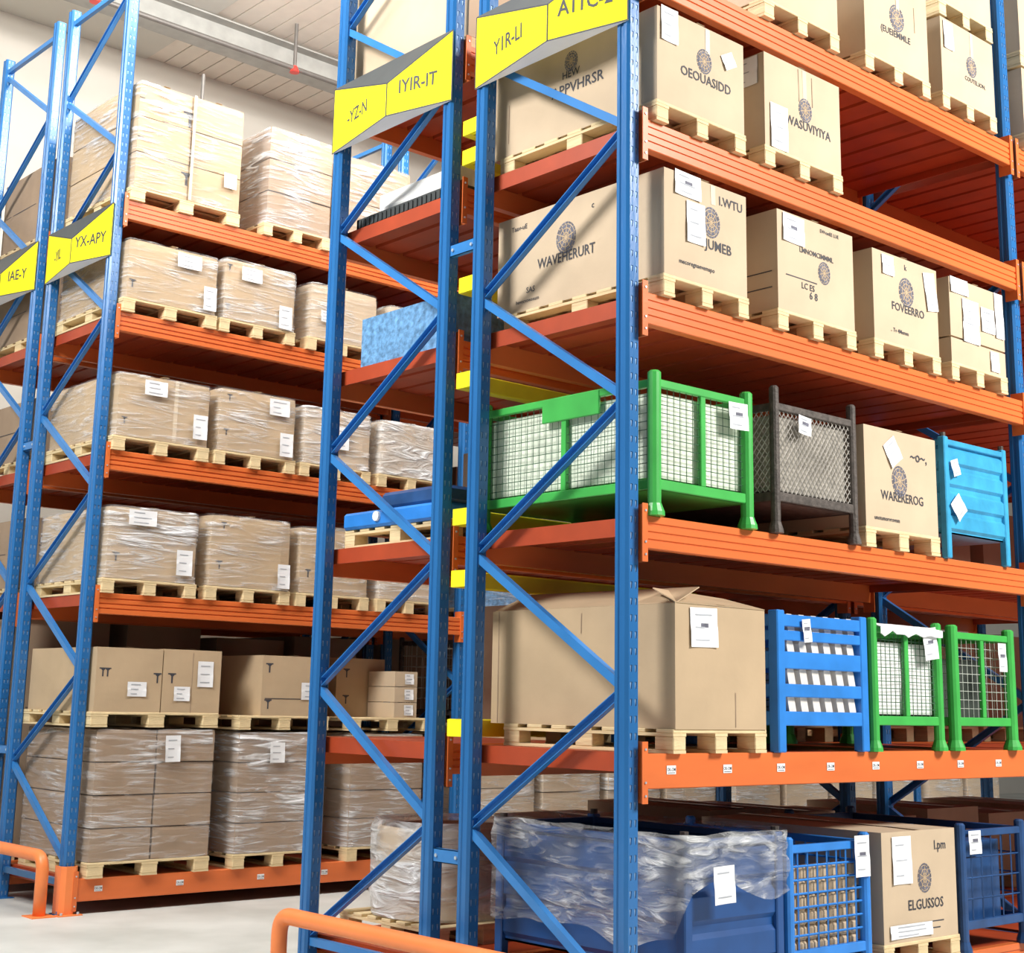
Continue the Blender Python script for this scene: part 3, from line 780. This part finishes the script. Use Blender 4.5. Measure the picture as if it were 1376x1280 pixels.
g3 = cage(1.885, 2.59, y0c, 1.2, ZA[1], 2.09, 'green wire cage draped with white cloth, beside the blue slatted stillage', 'green', 'greenwire', .03, .14, (1, 1), 15, 12, 26)
lump(1.94, 2.535, y0c + .055, 1.14, ZA[1] + .2, 1.96, 'white packing inside the cloth-draped green cage', 'white', 'packing_bag', 'bag', 25)
# cloth
mb = MB(); n = 16
for side in (0, 1):
    b0 = len(mb.v)
    for i in range(n + 1):
        for j in range(6):
            x = 1.93 + .62 * i / n; s = j / 5
            y = y0c - .012 + .10 * (1 - s) if j < 3 else y0c - .02
            z = 2.062 - max(0, (s - .35)) * (.09 + .05 * noise.noise(Vector((i * .5, 0, 0)))) + .006 * noise.noise(Vector((i * .7, j, 3)))
            mb.v.append((x, y - side * .003, z + (side * .003)))
    for i in range(n):
        for j in range(5):
            k = b0 + i * 6 + j; mb.f.append((k, k + 6, k + 7, k + 1)); mb.m.append(0)
cl = tag(mb.build('draped_cloth', 'paper', None, smooth=True), 'white cloth strip draped over the front rail of the middle green cage', 'cloth')
hang(g3, .56, .60, .14, .18, .12, -.03)
g4 = cage(2.70, 3.41, y0c, 1.2, ZA[1], 2.09, 'empty-looking green wire cage beside the right upright, second shelf', 'green', 'palewire', .036, .14, (1, 1), 12, 9, 22, wr=.0018)
hang(g4, .53, .55, .09, .17, 0)
lump(2.78, 3.33, y0c + .2, 1.1, ZA[1] + .155, 1.9, 'dark netting heap low inside the right-hand green cage', 'wire', 'netting', 'netting', 26)

# bottom shelf
b2 = flute_bin(.30, 1.05, y0c - .02, 1.25, ZA[0], .965, 'big royal blue fluted bin swathed in film, bottom shelf beside blue post', 'bindeep', 3, .12, pr=.035)
def film_sleeve(x0, x1, y0, y1, z0, z1, label, parent=None, mat='filmheavy', name='stretch_film', rag=.06, out=.03, n=40, top=True, sd=1, rx=.0, drop=0., rd=0.):
    """closed sleeve of film round a load, wavy lower edge, with real thickness of folds"""
    mb = MB(); w, d = x1 - x0, y1 - y0; per = 2 * (w + d); pts = []
    m = n * 2
    def pos(s):
        s = s % per
        if s < w: return (s, 0, 0, -1)
        if s < w + d: return (w, s - w, 1, 0)
        if s < 2 * w + d: return (w - (s - w - d), d, 0, 1)
        return (0, d - (s - 2 * w - d), -1, 0)
    nz = 12
    for i in range(m):
        s = per * i / m; x, y, nx, ny = pos(s)
        for j in range(nz + 1):
            f = j / nz
            zlo = z0 + rag * noise.noise(Vector((s * 2.5, sd, 0))) - (drop if nx < 0 else 0)
            z = zlo + (z1 + .012 * noise.noise(Vector((s * 5, sd, 7))) - zlo) * f
            q = out * (.6 + .5 * noise.noise(Vector((s * 1.5 + sd, z * 14, 1))) + .3 * noise.noise(Vector((s * 7, z * 30, sd))))
            q = max(.004, q) if rx == 0 else q
            if rd:
                a, b_, c_ = roundp(x, y, z, w, d, z1, rd, True); mb.v.append((a + nx * q, b_ + ny * q, c_ + (q if j == nz else 0)))
            else: mb.v.append((x + nx * q, y + ny * q, z))
    for i in range(m):
        i2 = (i + 1) % m
        for j in range(nz):
            a, b = i * (nz + 1) + j, i2 * (nz + 1) + j
            mb.f.append((a, b, b + 1, a + 1)); mb.m.append(0)
    if top:
        mb.f.append(tuple(i * (nz + 1) + nz for i in range(m))); mb.m.append(0)
    loc = (x0, y0, 0)
    o = mb.build(name, mat, parent, loc if parent is None else (x0, y0, 0), smooth=True)
    if parent is None: tag(o, label, 'film')
    return o
sf = film_sleeve(.30, 1.05, y0c - .02, 1.25, .73, 1.0, 'crumpled clear film sleeve round the rim of the big blue bin', mat='filmsilver', top=False, out=.055, rag=.12, drop=.22)
paper(b2, F, .19, .52, .15, .17, .03, 2, 9, 'paper_label', out=.075)
lump(.37, .98, y0c + .06, 1.17, .40, .90, 'dark bagged contents inside the film-swathed blue bin', 'black', 'bagged_contents', 'bag', 28, .02)
c5 = cage(1.10, 1.815, y0c, 1.2, ZA[0], .95, 'blue wire cage of small pale parts on the bottom shelf beside the film-wrapped bin', 'binblue', 'binblue', .03, .10, (0, 1), 8, 7, 16, wr=.006)
hang(c5, .62, .58, .13, .21, 0)
pm = MB(); pm.box(-.03, .03, 0, .08, 0, .07, 0, .012); po = pm.build('small_part', 'carton2'); SP = po.data; bpy.data.objects.remove(po)
for r in range(6):
    for k in range(7):
        o = link('small_part', SP, None, (1.10 + .1 + k * .086, y0c + .05, ZA[0] + .113 + r * .073))
        tag(o, 'small pale part packed behind the blue wire mesh, bottom shelf', 'part', 'small pale parts in the blue wire cage')
c6 = cage(2.70, 3.42, y0c, 1.2, ZA[0], .96, 'dark blue wire cage in the bottom right corner', 'bindark', 'bindark', .03, .12, (0, 0), 6, 4, 10, wr=.005)
hang(c6, .13, .60, .13, .13, 0)
lump(2.79, 3.33, y0c + .14, 1.06, ZA[0] + .135, .84, 'dark sacks inside the dark blue wire cage', 'bindark', 'dark_sack', 'sack', 29, .015)

# ------------------------------------------------------------------ film-wrapped loads (across the aisle)
def wrapped(x0, x1, y0, y1, z0, z1, label, nx=1, nz=1, mat='carton', sd=1, papers=(), marks=(), fm='film', simple=False, ny=1, group=None, left=()):
    t = thing('wrapped_load', (x0, y0, z0), label, 'wrapped load', group)
    w, d, h = x1 - x0, y1 - y0, z1 - z0
    k = 0
    for a in range(nx):
        for c in range(nz):
            rnd = random.Random(sd * 31 + k); k += 1
            j = rnd.uniform(-.008, .008) if nz > 1 else 0
            fr = [m[2:] for m in marks if m[0] == a and m[1] == c]
            carton(w * a / nx + .003 + (j if a else 0), w * (a + 1) / nx - .003, max(0, j), d - .01, h * c / nz + .002, h * (c + 1) / nz - .002, '', fr, left if a == 0 else (), mat, sd * 31 + k, parent=t, n=6 if simple else 8, bulge=.004, rd=.03 if nx * nz == 1 else .012)
    f = film_sleeve(0, w, 0, d, .0, h, '', t, fm, 'stretch_film', rag=.0, out=.014, n=26 if simple else 48, sd=sd, rd=.03)
    FF = Face((0, 0, 0), (1, 0, 0), (0, 0, 1))
    for i, p_ in enumerate(papers):
        u, v, pw, ph = p_[:4]
        paper(t, FF, u * w, v * h, pw, ph, p_[4] if len(p_) > 4 else 0, 3, sd + i, 'paper_label', out=.026)
    return t
YC = CY - .06; dC = 1.22
def pw_(x0, x1, lvl, top, ref, plab, **k):
    z = ZC[lvl]
    pallet(x0, x1, YC - .005, z, plab, k.get('simple', False))
    return wrapped(x0 + .02, x1 - .01, YC, YC + dC, z + PH + .002, top, ref, **k)
ar = lambda a, c, u, v, s=.07: (a, c, 'arrow', u, v, s)
# top shelf
pw_(.10, 1.12, 5, 6.54, 'tall film-wrapped carton stack strapped down the middle, top left rack shelf', 'wooden pallet under the tall strapped carton stack at upper left',
    nx=2, nz=3, sd=41, papers=((.88, .28, .12, .13),), marks=(ar(0, 0, .95, .6, .1), ar(0, 2, .95, .3, .12), (0, 1, 'line', .0, .12, .4), (0, 2, 'line', .0, .1, .5)))
mb = MB(); mb.box(-.012, .012, -.004, 0, 0, .92); 
strap = mb.build('strap', 'tape', None, (0, 0, 0)); strap.parent = [o for o in COL.objects if o.get('label', '').startswith('tall film-wrapped carton stack')][0]; strap.location = (.5, -.022, .0)
pw_(1.36, 2.06, 5, 6.50, 'film-wrapped four-layer stack right of the strapped stack, top left rack shelf', 'wooden pallet under the four-layer stack at upper left', nx=1, nz=3, mat='carton3', sd=42, fm='filmheavy')
pw_(2.20, 2.95, 5, 6.45, 'brown stack glimpsed left of the middle sign brace, rack across the aisle', 'wooden pallet under the stack glimpsed below the middle sign', nx=1, nz=2, mat='carton3', sd=43, simple=True)
pallet(3.9, 4.7, YC, ZC[5], 'wooden pallet glimpsed behind the braces below the middle yellow sign, top shelf', True)
carton(3.91, 4.69, YC, YC + 1.2, ZC[5] + PH, 6.35, 'carton glimpsed behind the braces below the middle yellow sign', [], mat='carton2', sd=44)
# fourth shelf
pw_(.10, .96, 4, 5.19, 'film-wrapped carton with two white labels, first on the left rack fourth shelf', 'wooden pallet under the first load, left rack fourth shelf', mat='carton', sd=45, papers=((.65, .8, .22, .12), (.9, .25, .12, .2)), marks=(ar(0, 0, .06, .25, .06),))
pw_(.985, 1.735, 4, 5.22, 'film-wrapped carton, second on the left rack fourth shelf, partly greyed by film', 'wooden pallet under the second load, left rack fourth shelf', mat='carton', sd=46, papers=((.35, .78, .2, .12), (.84, .2, .13, .2)), marks=(ar(0, 0, .06, .2, .05), ar(0, 0, .06, .85, .05)), fm='filmheavy')
pw_(1.86, 2.62, 4, 5.19, 'film-wrapped carton touching the blue post, third on the left rack fourth shelf', 'wooden pallet under the third load, left rack fourth shelf', mat='carton2', sd=47, papers=((.2, .4, .1, .1),), simple=True)
pw_(2.72, 3.45, 4, 5.15, 'white film-shrouded load behind the blue bubble-wrapped crate', 'wooden pallet under the white shrouded load, left rack fourth shelf', mat='carton2', sd=48, fm='filmwhite', simple=True)
# third shelf
pw_(.10, .96, 3, 4.09, 'film-wrapped carton with a tape seam, first on the left rack third shelf', 'wooden pallet under the first load, left rack third shelf', nx=1, mat='carton', sd=49, papers=((.38, .8, .2, .12), (.88, .3, .13, .2)), marks=(ar(0, 0, .08, .25, .05), (0, 0, 'tape', .62, .02)))
pw_(1.01, 1.80, 3, 4.11, 'film-wrapped carton with rounded top, second on the left rack third shelf', 'wooden pallet under the second load, left rack third shelf', mat='carton', sd=50, papers=((.75, .8, .2, .14), (.86, .22, .13, .2)), marks=(ar(0, 0, .1, .3, .05), ar(0, 0, .12, .85, .05)))
pw_(1.85, 2.60, 3, 4.08, 'film-wrapped pale carton, third on the left rack third shelf', 'wooden pallet under the third load, left rack third shelf', mat='carton2', sd=51, papers=((.5, .5, .2, .2),), fm='filmheavy')
pw_(2.68, 3.45, 3, 4.07, 'heavily film-wrapped load above the folded blue container, left rack third shelf', 'wooden pallet under the fourth load, left rack third shelf', mat='carton2', sd=52, fm='filmwhite')
# second shelf
pw_(.10, .92, 2, 3.03, 'crinkled film-wrapped carton, first on the left rack second shelf', 'wooden pallet under the first load, left rack second shelf', mat='carton', sd=53, papers=((.35, .85, .24, .12), (.84, .28, .14, .2)), marks=(ar(0, 0, .1, .3, .06),), fm='filmheavy')
pw_(1.00, 1.81, 2, 3.05, 'film-wrapped carton, second on the left rack second shelf, glare on top', 'wooden pallet under the second load, left rack second shelf', mat='carton', sd=54, papers=((.9, .2, .12, .2),), marks=(ar(0, 0, .12, .3, .06), ar(0, 0, .15, .85, .05)), fm='film')
pw_(1.87, 2.63, 2, 3.03, 'film-wrapped load, third on the left rack second shelf, touching blue post', 'wooden pallet under the third load, left rack second shelf', mat='carton', sd=55, marks=(ar(0, 0, .12, .3, .06),), simple=True)
pw_(2.72, 3.45, 2, 2.95, 'film-wrapped load seen through the braces, last on the left rack second shelf', 'wooden pallet under the last load, left rack second shelf', mat='carton2', sd=56, fm='filmheavy', simple=True)
pw_(3.90, 4.9, 2, 2.88, 'pale bluish wrapped load glimpsed above the big open carton flap', 'wooden pallet glimpsed left of the big open carton', mat='bubble', sd=57, fm='filmheavy', simple=True)
# bottom: tall stacks with pallets of cartons on top
def tall(x0, x1, top, ref, plab, **k):
    pallet(x0, x1, YC - .005, ZC[0], plab, k.get('simple', False))
    return wrapped(x0 + .005, x1 - .005, YC, YC + dC, ZC[0] + PH + .002, top, ref, **k)
tall(.15, 1.18, 1.33, 'tall film-wrapped stack with white slip, first on the left rack floor beam', 'wooden pallet on the left rack floor beam under the first tall stack', nx=2, nz=4, mat='carton3', sd=61, papers=((.62, .85, .13, .2, .02),), fm='film')
pallet(.09, 1.19, YC - .005, 1.345, 'wooden pallet between the first tall wrapped stack and the two labelled cartons')
carton(.11, .665, YC, YC + 1.15, 1.345 + PH, 1.94, 'carton with black arrows and low white label, left of the pair above the stack', [('arrow', .17, .62, .06), ('arrow', .1, .62, .06), ('paper', .62, .36, .16, .11), ('arrow', .93, .55, .07)], mat='carton', sd=62)
carton(.675, 1.19, YC, YC + 1.15, 1.345 + PH, 1.945, 'carton with two white labels, right of the pair above the first stack', [('arrow', .15, .55, .07), ('paper', .33, .3, .14, .11), ('paper', .72, .62, .14, .2), ('vline', .5, 0., .95)], mat='carton', sd=63)
tall(1.39, 2.24, 1.31, 'tall film-wrapped stack with loose film tail, second on the left rack floor beam', 'wooden pallet on the left rack floor beam under the second tall stack', nx=1, nz=4, mat='carton3', sd=64, papers=((.42, .83, .14, .16),), fm='filmheavy')
pallet(1.38, 2.26, YC - .005, 1.33, 'wooden pallet on the second tall stack, under the single arrow-marked carton')
carton(1.58, 2.24, YC, YC + 1.15, 1.33 + PH, 1.93, 'carton with arrow marks and white label above the second tall stack', [('arrow', .1, .8, .07), ('paper', .75, .42, .22, .14), ('arrow', .1, .2, .07), ('line', .05, .8, .28)], mat='carton', sd=65)
tall(2.50, 3.30, 1.30, 'film-wrapped stack under the braces, third on the left rack floor beam', 'wooden pallet on the left rack floor beam, third along', nx=1, nz=4, mat='carton3', sd=66, fm='filmheavy', simple=True)
pallet(2.48, 3.40, YC - .005, 1.325, 'wooden pallet above the third wrapped stack, seen through the braces')
carton(2.62, 3.15, YC + .42, YC + 1.2, 1.325 + PH, 1.95, 'upright carton with two arrow marks seen through the second frame braces', [('arrow', .2, .75, .07), ('arrow', .2, .3, .07)], mat='carton', sd=67)
k = 0
for i, (x, z, lb) in enumerate(((2.96, 0, 'bottom small labelled box of the white-labelled pile behind the braces'),
                (2.96, 1, 'middle small labelled box of the white-labelled pile behind the braces'),
                (2.96, 2, 'topmost small labelled box of the white-labelled pile behind the braces'))):
    carton(x, x + .25, YC + .01, YC + .4, 1.325 + PH + .002 + z * .135, 1.325 + PH + z * .135 + .132, lb, [('paper', .62, .5, .1, .09)], mat='carton2', sd=70 + i, n=3, bulge=.002, name='small_box', cat='box')
for j, bx in enumerate((3.88, 4.76, 5.64, 6.50, 7.60, 8.48, 9.36, 10.22, 11.33, 12.21)):
    tall(bx, bx + .78, 1.16 + .1 * ((j * 7) % 3 == 0), 'film-wrapped carton stack glimpsed between the near rack beams, across the aisle', 'wooden pallet under a wrapped stack across the aisle, behind the near rack',
         nx=1, nz=2, mat='carton2', sd=80 + j, fm='filmheavy', simple=True)
for o in COL.objects:
    if o.get('label', '') == 'film-wrapped carton stack glimpsed between the near rack beams, across the aisle': o['group'] = 'wrapped stacks glimpsed across the aisle'
    if o.get('label', '').startswith('wooden pallet under a wrapped stack across'): o['group'] = 'pallets under glimpsed stacks'
wc = cage(3.9, 4.7, YC, YC + 1.2, 1.40, 2.2, 'dark wire cage glimpsed left of the big open carton', 'greydark', 'palewire', .026, .06, (0, 0), 8, 6, 14, wr=.003)
pallet(3.9, 4.7, YC, 1.28, 'wooden pallet under the dark wire cage glimpsed behind', True)

# rearmost left rack loads
for lvl in (0, 2, 3, 4, 5):
    z = ZC[lvl]; s = SN['D'][lvl]
    top = {0: 2.2, 2: 3.05, 3: 4.1, 4: 5.2, 5: 6.3}[lvl]
    pallet(.14, .95, DY, z, f'wooden pallet on the {s} shelf of the rearmost left rack', True)
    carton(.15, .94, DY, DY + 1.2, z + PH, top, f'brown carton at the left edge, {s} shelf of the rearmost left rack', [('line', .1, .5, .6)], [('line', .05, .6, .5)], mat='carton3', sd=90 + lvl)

for lvl in (0, 2, 3, 4):
    for j, x in enumerate((1.1, 2.0, 2.85, 3.95, 4.8, 5.65)):
        top = {0: 2.22, 2: 3.1, 3: 4.15, 4: 5.15}[lvl] - .05 * ((j * 5 + lvl) % 3)
        pallet(x, x + .75, DY, ZC[lvl], 'wooden pallet in the shade of the rearmost left rack, barely seen between loads', True, 'pallets of the rearmost left rack')
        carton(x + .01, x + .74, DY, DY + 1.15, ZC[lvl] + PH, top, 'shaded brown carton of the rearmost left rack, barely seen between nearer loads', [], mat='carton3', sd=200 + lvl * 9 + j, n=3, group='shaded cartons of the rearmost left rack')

# ------------------------------------------------------------------ rack B loads
pallet(.14, .9, 1.46, ZA[5], 'wooden pallet above the middle yellow sign', True, d=1.18)
carton(.15, .89, 1.46, 2.62, ZA[5] + PH, 6.25, 'pale carton behind the braces above the middle yellow sign', [], mat='carton2', sd=101)
mb = MB()
for a in range(2):
    pass
t = thing('black_tray', (.13, 1.5, ZA[4]), 'black plastic tray under a white bag, below the middle yellow sign', 'tray')
mb = MB(); mb.box(0, .8, 0, 1.0, .0, .012); 
for y in (0, .97): mb.box(0, .8, y, y + .03, 0, .075, 0, .004)
for x in (0, .77): mb.box(x, x + .03, 0, 1.0, 0, .075, 0, .004)
mb.build('tray_body', 'black', t)
mb = MB()
for k in range(22): mb.box(-.008, 0, .02 + k * .044, .04 + k * .044, .01, .06)
mb.build('side_ribs', 'black', t)
lump(.22, .84, 1.6, 2.38, ZA[4] + .014, ZA[4] + .23, 'white plastic bag bulging from the black tray below the middle sign', 'white', 'plastic_bag', 'bag', 102, .06)
lump(.15, .9, 1.5, 2.42, ZA[3] + .002, ZA[3] + .32, 'blue bubble-wrapped crate seen through the second frame braces', 'bubble', 'wrapped_crate', 'crate', 103, .012)
pallet(.14, .92, 1.5, ZA[2], 'wooden pallet under the folded blue container', True, d=1.0)
t = thing('folded_container', (.12, 1.55, ZA[2] + PH), 'folded dark blue plastic container lying on a pallet between the frames', 'container')
mb = MB(); mb.box(0, .78, 0, .95, 0, .1, 0, .015); mb.build('base', 'binblue', t)
mb = MB(); mb.box(.02, .76, .0, .6, .1, .2, 0, .02); mb.build('folded_sides', 'bindark', t)
mb = MB(); mb.tube([(-.015, .6, .06), (0, .6, .06)], .03, 12); mb.build('latch', 'white', t)
pallet(.3, 1.1, 1.72, ZA[0], 'wooden pallet under the round wrapped tub, near bottom edge', False, d=.9)
# round wrapped tub
t = thing('wrapped_tub', (.70, 2.15, ZA[0] + PH + .002), 'round film-wrapped tub with an open top between the two racks, near bottom', 'tub')
mb = MB(); n = 40; rings = []
def rr(r, z, wob=0.):
    out = []
    for i in range(n):
        a = 2 * math.pi * i / n; c, s = math.cos(a), math.sin(a)
        q = r * (abs(c) ** 2.6 + abs(s) ** 2.6) ** (-1 / 2.6)
        q = q * (1 + wob * noise.noise(Vector((c * 3, s * 3, z * 12))))
        out.append((q * c, q * s, z))
    return out
for z in [0, .02] + [.05 * k for k in range(1, 11)]: rings.append(rr(.37, z))
for z in (.5, .3, .12): rings.append(rr(.34, z))
mb.loft(rings, 0, True); mb.build('tub_wall', 'carton2', t, smooth=True)
mb = MB(); mb.loft([rr(.395, .06 * k - .0 + .005, .06) for k in range(9)] + [rr(.38, .54, .05), rr(.34, .5, .05)], 0, False); mb.build('stretch_film', 'filmwhite', t, smooth=True)
for i, (x, ww, hh) in enumerate(((1.45, .75, .52), (2.3, .62, .58), (3.02, .6, .54))):
    pallet(x, x + ww, 1.46, ZA[0], f"wooden pallet under the {['left', 'middle', 'right'][i]} dark carton behind the bottom shelf loads", True, d=1.1)
    carton(x, x + ww, 1.46, 2.55, ZA[0] + PH, ZA[0] + PH + hh, f"{['leftmost', 'middle', 'rightmost'][i]} shaded brown carton just visible behind the bottom shelf loads", [], mat='carton3', sd=110 + i)

for lvl, tops, xs in ((1, (2.2, 2.12, 2.2), (1.25, 2.1, 2.9)), (1, (2.2, 2.15, 2.2, 2.1), (3.9, 4.8, 5.6, 6.4)), (2, (3.2, 3.1, 3.15), (1.1, 1.95, 2.8)), (2, (3.25, 3.2, 3.2), (3.88, 4.8, 5.7)), (0, (.84, .88, .82, .85), (3.9, 4.75, 5.6, 6.4))):
    for q, (tp, x) in enumerate(zip(tops, xs)):
        nm = f"{['first', 'second', 'third', 'fourth'][q]} shaded carton in the {BN[0 if x < L else 1]} bay, {SN['B'][lvl]} shelf, {RS['B']}"
        pallet(x, x + .72, 1.46, ZA[lvl], 'pallet under the ' + nm.replace('shaded carton in the', 'shaded carton,'), True, d=1.1)
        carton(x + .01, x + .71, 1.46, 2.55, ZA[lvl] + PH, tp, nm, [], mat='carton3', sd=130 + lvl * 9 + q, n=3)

# ------------------------------------------------------------------ building
def surf(name, col, rough, kind, **k): pass
m, nt, b = newmat('concrete'); M['concrete'] = m
tc = nt.nodes.new('ShaderNodeTexCoord'); n1 = nt.nodes.new('ShaderNodeTexNoise'); n1.inputs['Scale'].default_value = 1.2; n1.inputs['Detail'].default_value = 9
nt.links.new(tc.outputs['Object'], n1.inputs[0]); r = nt.nodes.new('ShaderNodeValToRGB')
r.color_ramp.elements[0].color = (.46, .47, .44, 1); r.color_ramp.elements[1].color = (.62, .63, .60, 1); r.color_ramp.elements[0].position = .35; r.color_ramp.elements[1].position = .65
nt.links.new(n1.outputs[0], r.inputs[0]); nt.links.new(r.outputs[0], b.inputs['Base Color']); b.inputs['Roughness'].default_value = .5
M['ceil'] = paint('ceiling_sheet', (.80, .74, .66), .6, var=.03)
M['ceilgrey'] = paint('ceiling_smooth', (.62, .61, .56), .6, var=.05, scale=.6)
M['wallm'] = paint('wall_sheet', (.60, .57, .51), .7, var=.05, scale=1.)
mb = MB(); mb.box(-16, 24, -16, WALLY + .2, -.1, 0); tag(mb.build('floor', 'concrete'), 'pale grey concrete warehouse floor', 'floor', None, 'structure')
mb = MB(); mb.box(-4, 24, WALLY, WALLY + .2, 0, CEIL + .2); tag(mb.build('wall_back', 'wallm'), 'beige back wall of the warehouse', 'wall', None, 'structure')
mb = MB(); mb.box(2.92, 24, 1, WALLY, CEIL + .04, CEIL + .15)
x = 2.92
while x < 16:
    mb.box(x + .008, x + .237, 1, WALLY, CEIL, CEIL + .04); x += .245
tag(mb.build('ceiling', 'ceil'), 'cream ribbed sheet ceiling', 'ceiling', None, 'structure')
mb = MB(); mb.box(-4, 2.92, 1, WALLY, CEIL - .03, CEIL + .15); tag(mb.build('ceiling', 'ceilgrey'), 'smooth grey part of the ceiling', 'ceiling', None, 'structure')
t = thing('roof_beam', (-4, 9.45, CEIL - .36), 'grey steel roof beam running under the ceiling, upper left', 'roof beam')
mb = MB(); mb.box(0, 24, 0, .3, 0, .02); mb.build('lower_flange', 'greystrip', t)
mb = MB(); mb.box(0, 24, .14, .16, .02, .30); mb.build('web', 'greystrip', t)
mb = MB(); mb.box(0, 24, 0, .3, .30, .32); mb.build('upper_flange', 'greystrip', t)
t = thing('sprinkler_pipe', (0, 9.0, CEIL - .6), 'thin dark sprinkler pipe with red heads under the ceiling', 'pipe')
mb = MB(); mb.tube([(-4, 0, 0), (20, 0, 0)], .03, 10); mb.build('pipe', 'pipe', t)
for x in (-1.2, 1.2, 3.75, 6.3):
    mb = MB(); mb.tube([(x, 0, 0), (x, 0, .57)], .022, 8); mb.build('hanger', 'pipe', t)
    mb = MB(); mb.tube([(x, 0, -.05), (x, 0, -.02), (x, 0, .03)], [.06, .05, .03], 8); mb.bar((x - .09, 0, -.01), (x + .09, 0, -.01), .03, .03, Vector((0, 1, 0))); mb.build('sprinkler_head', 'red', t)
t = thing('ceiling_hanger', (1.95, 7.9, 6.9), 'dark vertical drop rod ending above the strapped carton stack', 'hanger rod')
mb = MB(); mb.tube([(0, 0, 0), (0, 0, CEIL - 6.9 - 1.6)], .02, 8); mb.build('rod', 'pipe', t)

# ------------------------------------------------------------------ camera
CAMX, CAMY, CAMZ = -5.0326, -4.7798, 1.5827
yaw, pit, rol = 0.84866, 0.20126, 0.02070
FPX, PPX, PPY = 1958.6, 671.86, 544.71
Fv = Vector((math.cos(yaw) * math.cos(pit), math.sin(yaw) * math.cos(pit), math.sin(pit)))
Rv = Vector((math.sin(yaw), -math.cos(yaw), 0)); Uv = Rv.cross(Fv)
R2 = Rv * math.cos(rol) + Uv * math.sin(rol); U2 = Uv * math.cos(rol) - Rv * math.sin(rol)
cd = bpy.data.cameras.new('camera'); cam = bpy.data.objects.new('camera', cd); COL.objects.link(cam)
mw = Matrix((R2, U2, -Fv)).transposed().to_4x4(); mw.translation = (CAMX, CAMY, CAMZ); cam.matrix_world = mw
cd.sensor_width = 36; cd.sensor_fit = 'HORIZONTAL'; cd.lens = FPX / 1376 * 36
cd.shift_x = (688 - PPX) / 1376; cd.shift_y = (PPY - 640) / 1376
cd.clip_end = 100
sc.camera = cam

# ------------------------------------------------------------------ light
w = bpy.data.worlds.new('world'); sc.world = w; w.use_nodes = True
w.node_tree.nodes['Background'].inputs[0].default_value = (.93, .97, 1.0, 1)
w.node_tree.nodes['Background'].inputs[1].default_value = .13
def area(name, loc, target, sx, sy, power, col=(1, 1, 1)):
    l = bpy.data.lights.new(name, 'AREA'); l.shape = 'RECTANGLE'; l.size = sx; l.size_y = sy; l.energy = power; l.color = col
    o = bpy.data.objects.new(name, l); COL.objects.link(o); o.location = loc
    o.rotation_euler = (Vector(target) - Vector(loc)).to_track_quat('-Z', 'Y').to_euler()
area('high_bay_lamp', (4.5, -7.5, 8.0), (2.2, 0, 2.6), 4, 2.5, 1350, (1, .97, .93))
area('high_bay_lamp', (-6.5, 2.6, 8.2), (0, 2.2, 2.6), 2.4, 2.4, 780, (1, .985, .96))
area('high_bay_lamp', (-2.0, 2.4, 9.2), (.8, 6.2, 1.6), 3.5, 1.2, 220, (1, .985, .95))
area('high_bay_lamp', (3.0, 2.9, 9.2), (2.6, 6.0, 1.6), 3.5, 1.2, 240, (1, .985, .95))
area('ceiling_fill', (2.0, 4.2, 7.9), (3.0, 7.5, 9.5), 3, .8, 230, (1, .95, .88))  # unseen fill light, added to brighten the ceiling
area('ceiling_fill', (-1.5, 5.0, 7.9), (0.0, 9.5, 9.4), 2, .8, 60, (1, .97, .92))  # weaker added fill, aimed up at the rear left
vs = sc.view_settings
vs.view_transform = 'Standard'; vs.look = 'None'; vs.gamma = 1; vs.exposure = 0.32
vs.use_curve_mapping = False
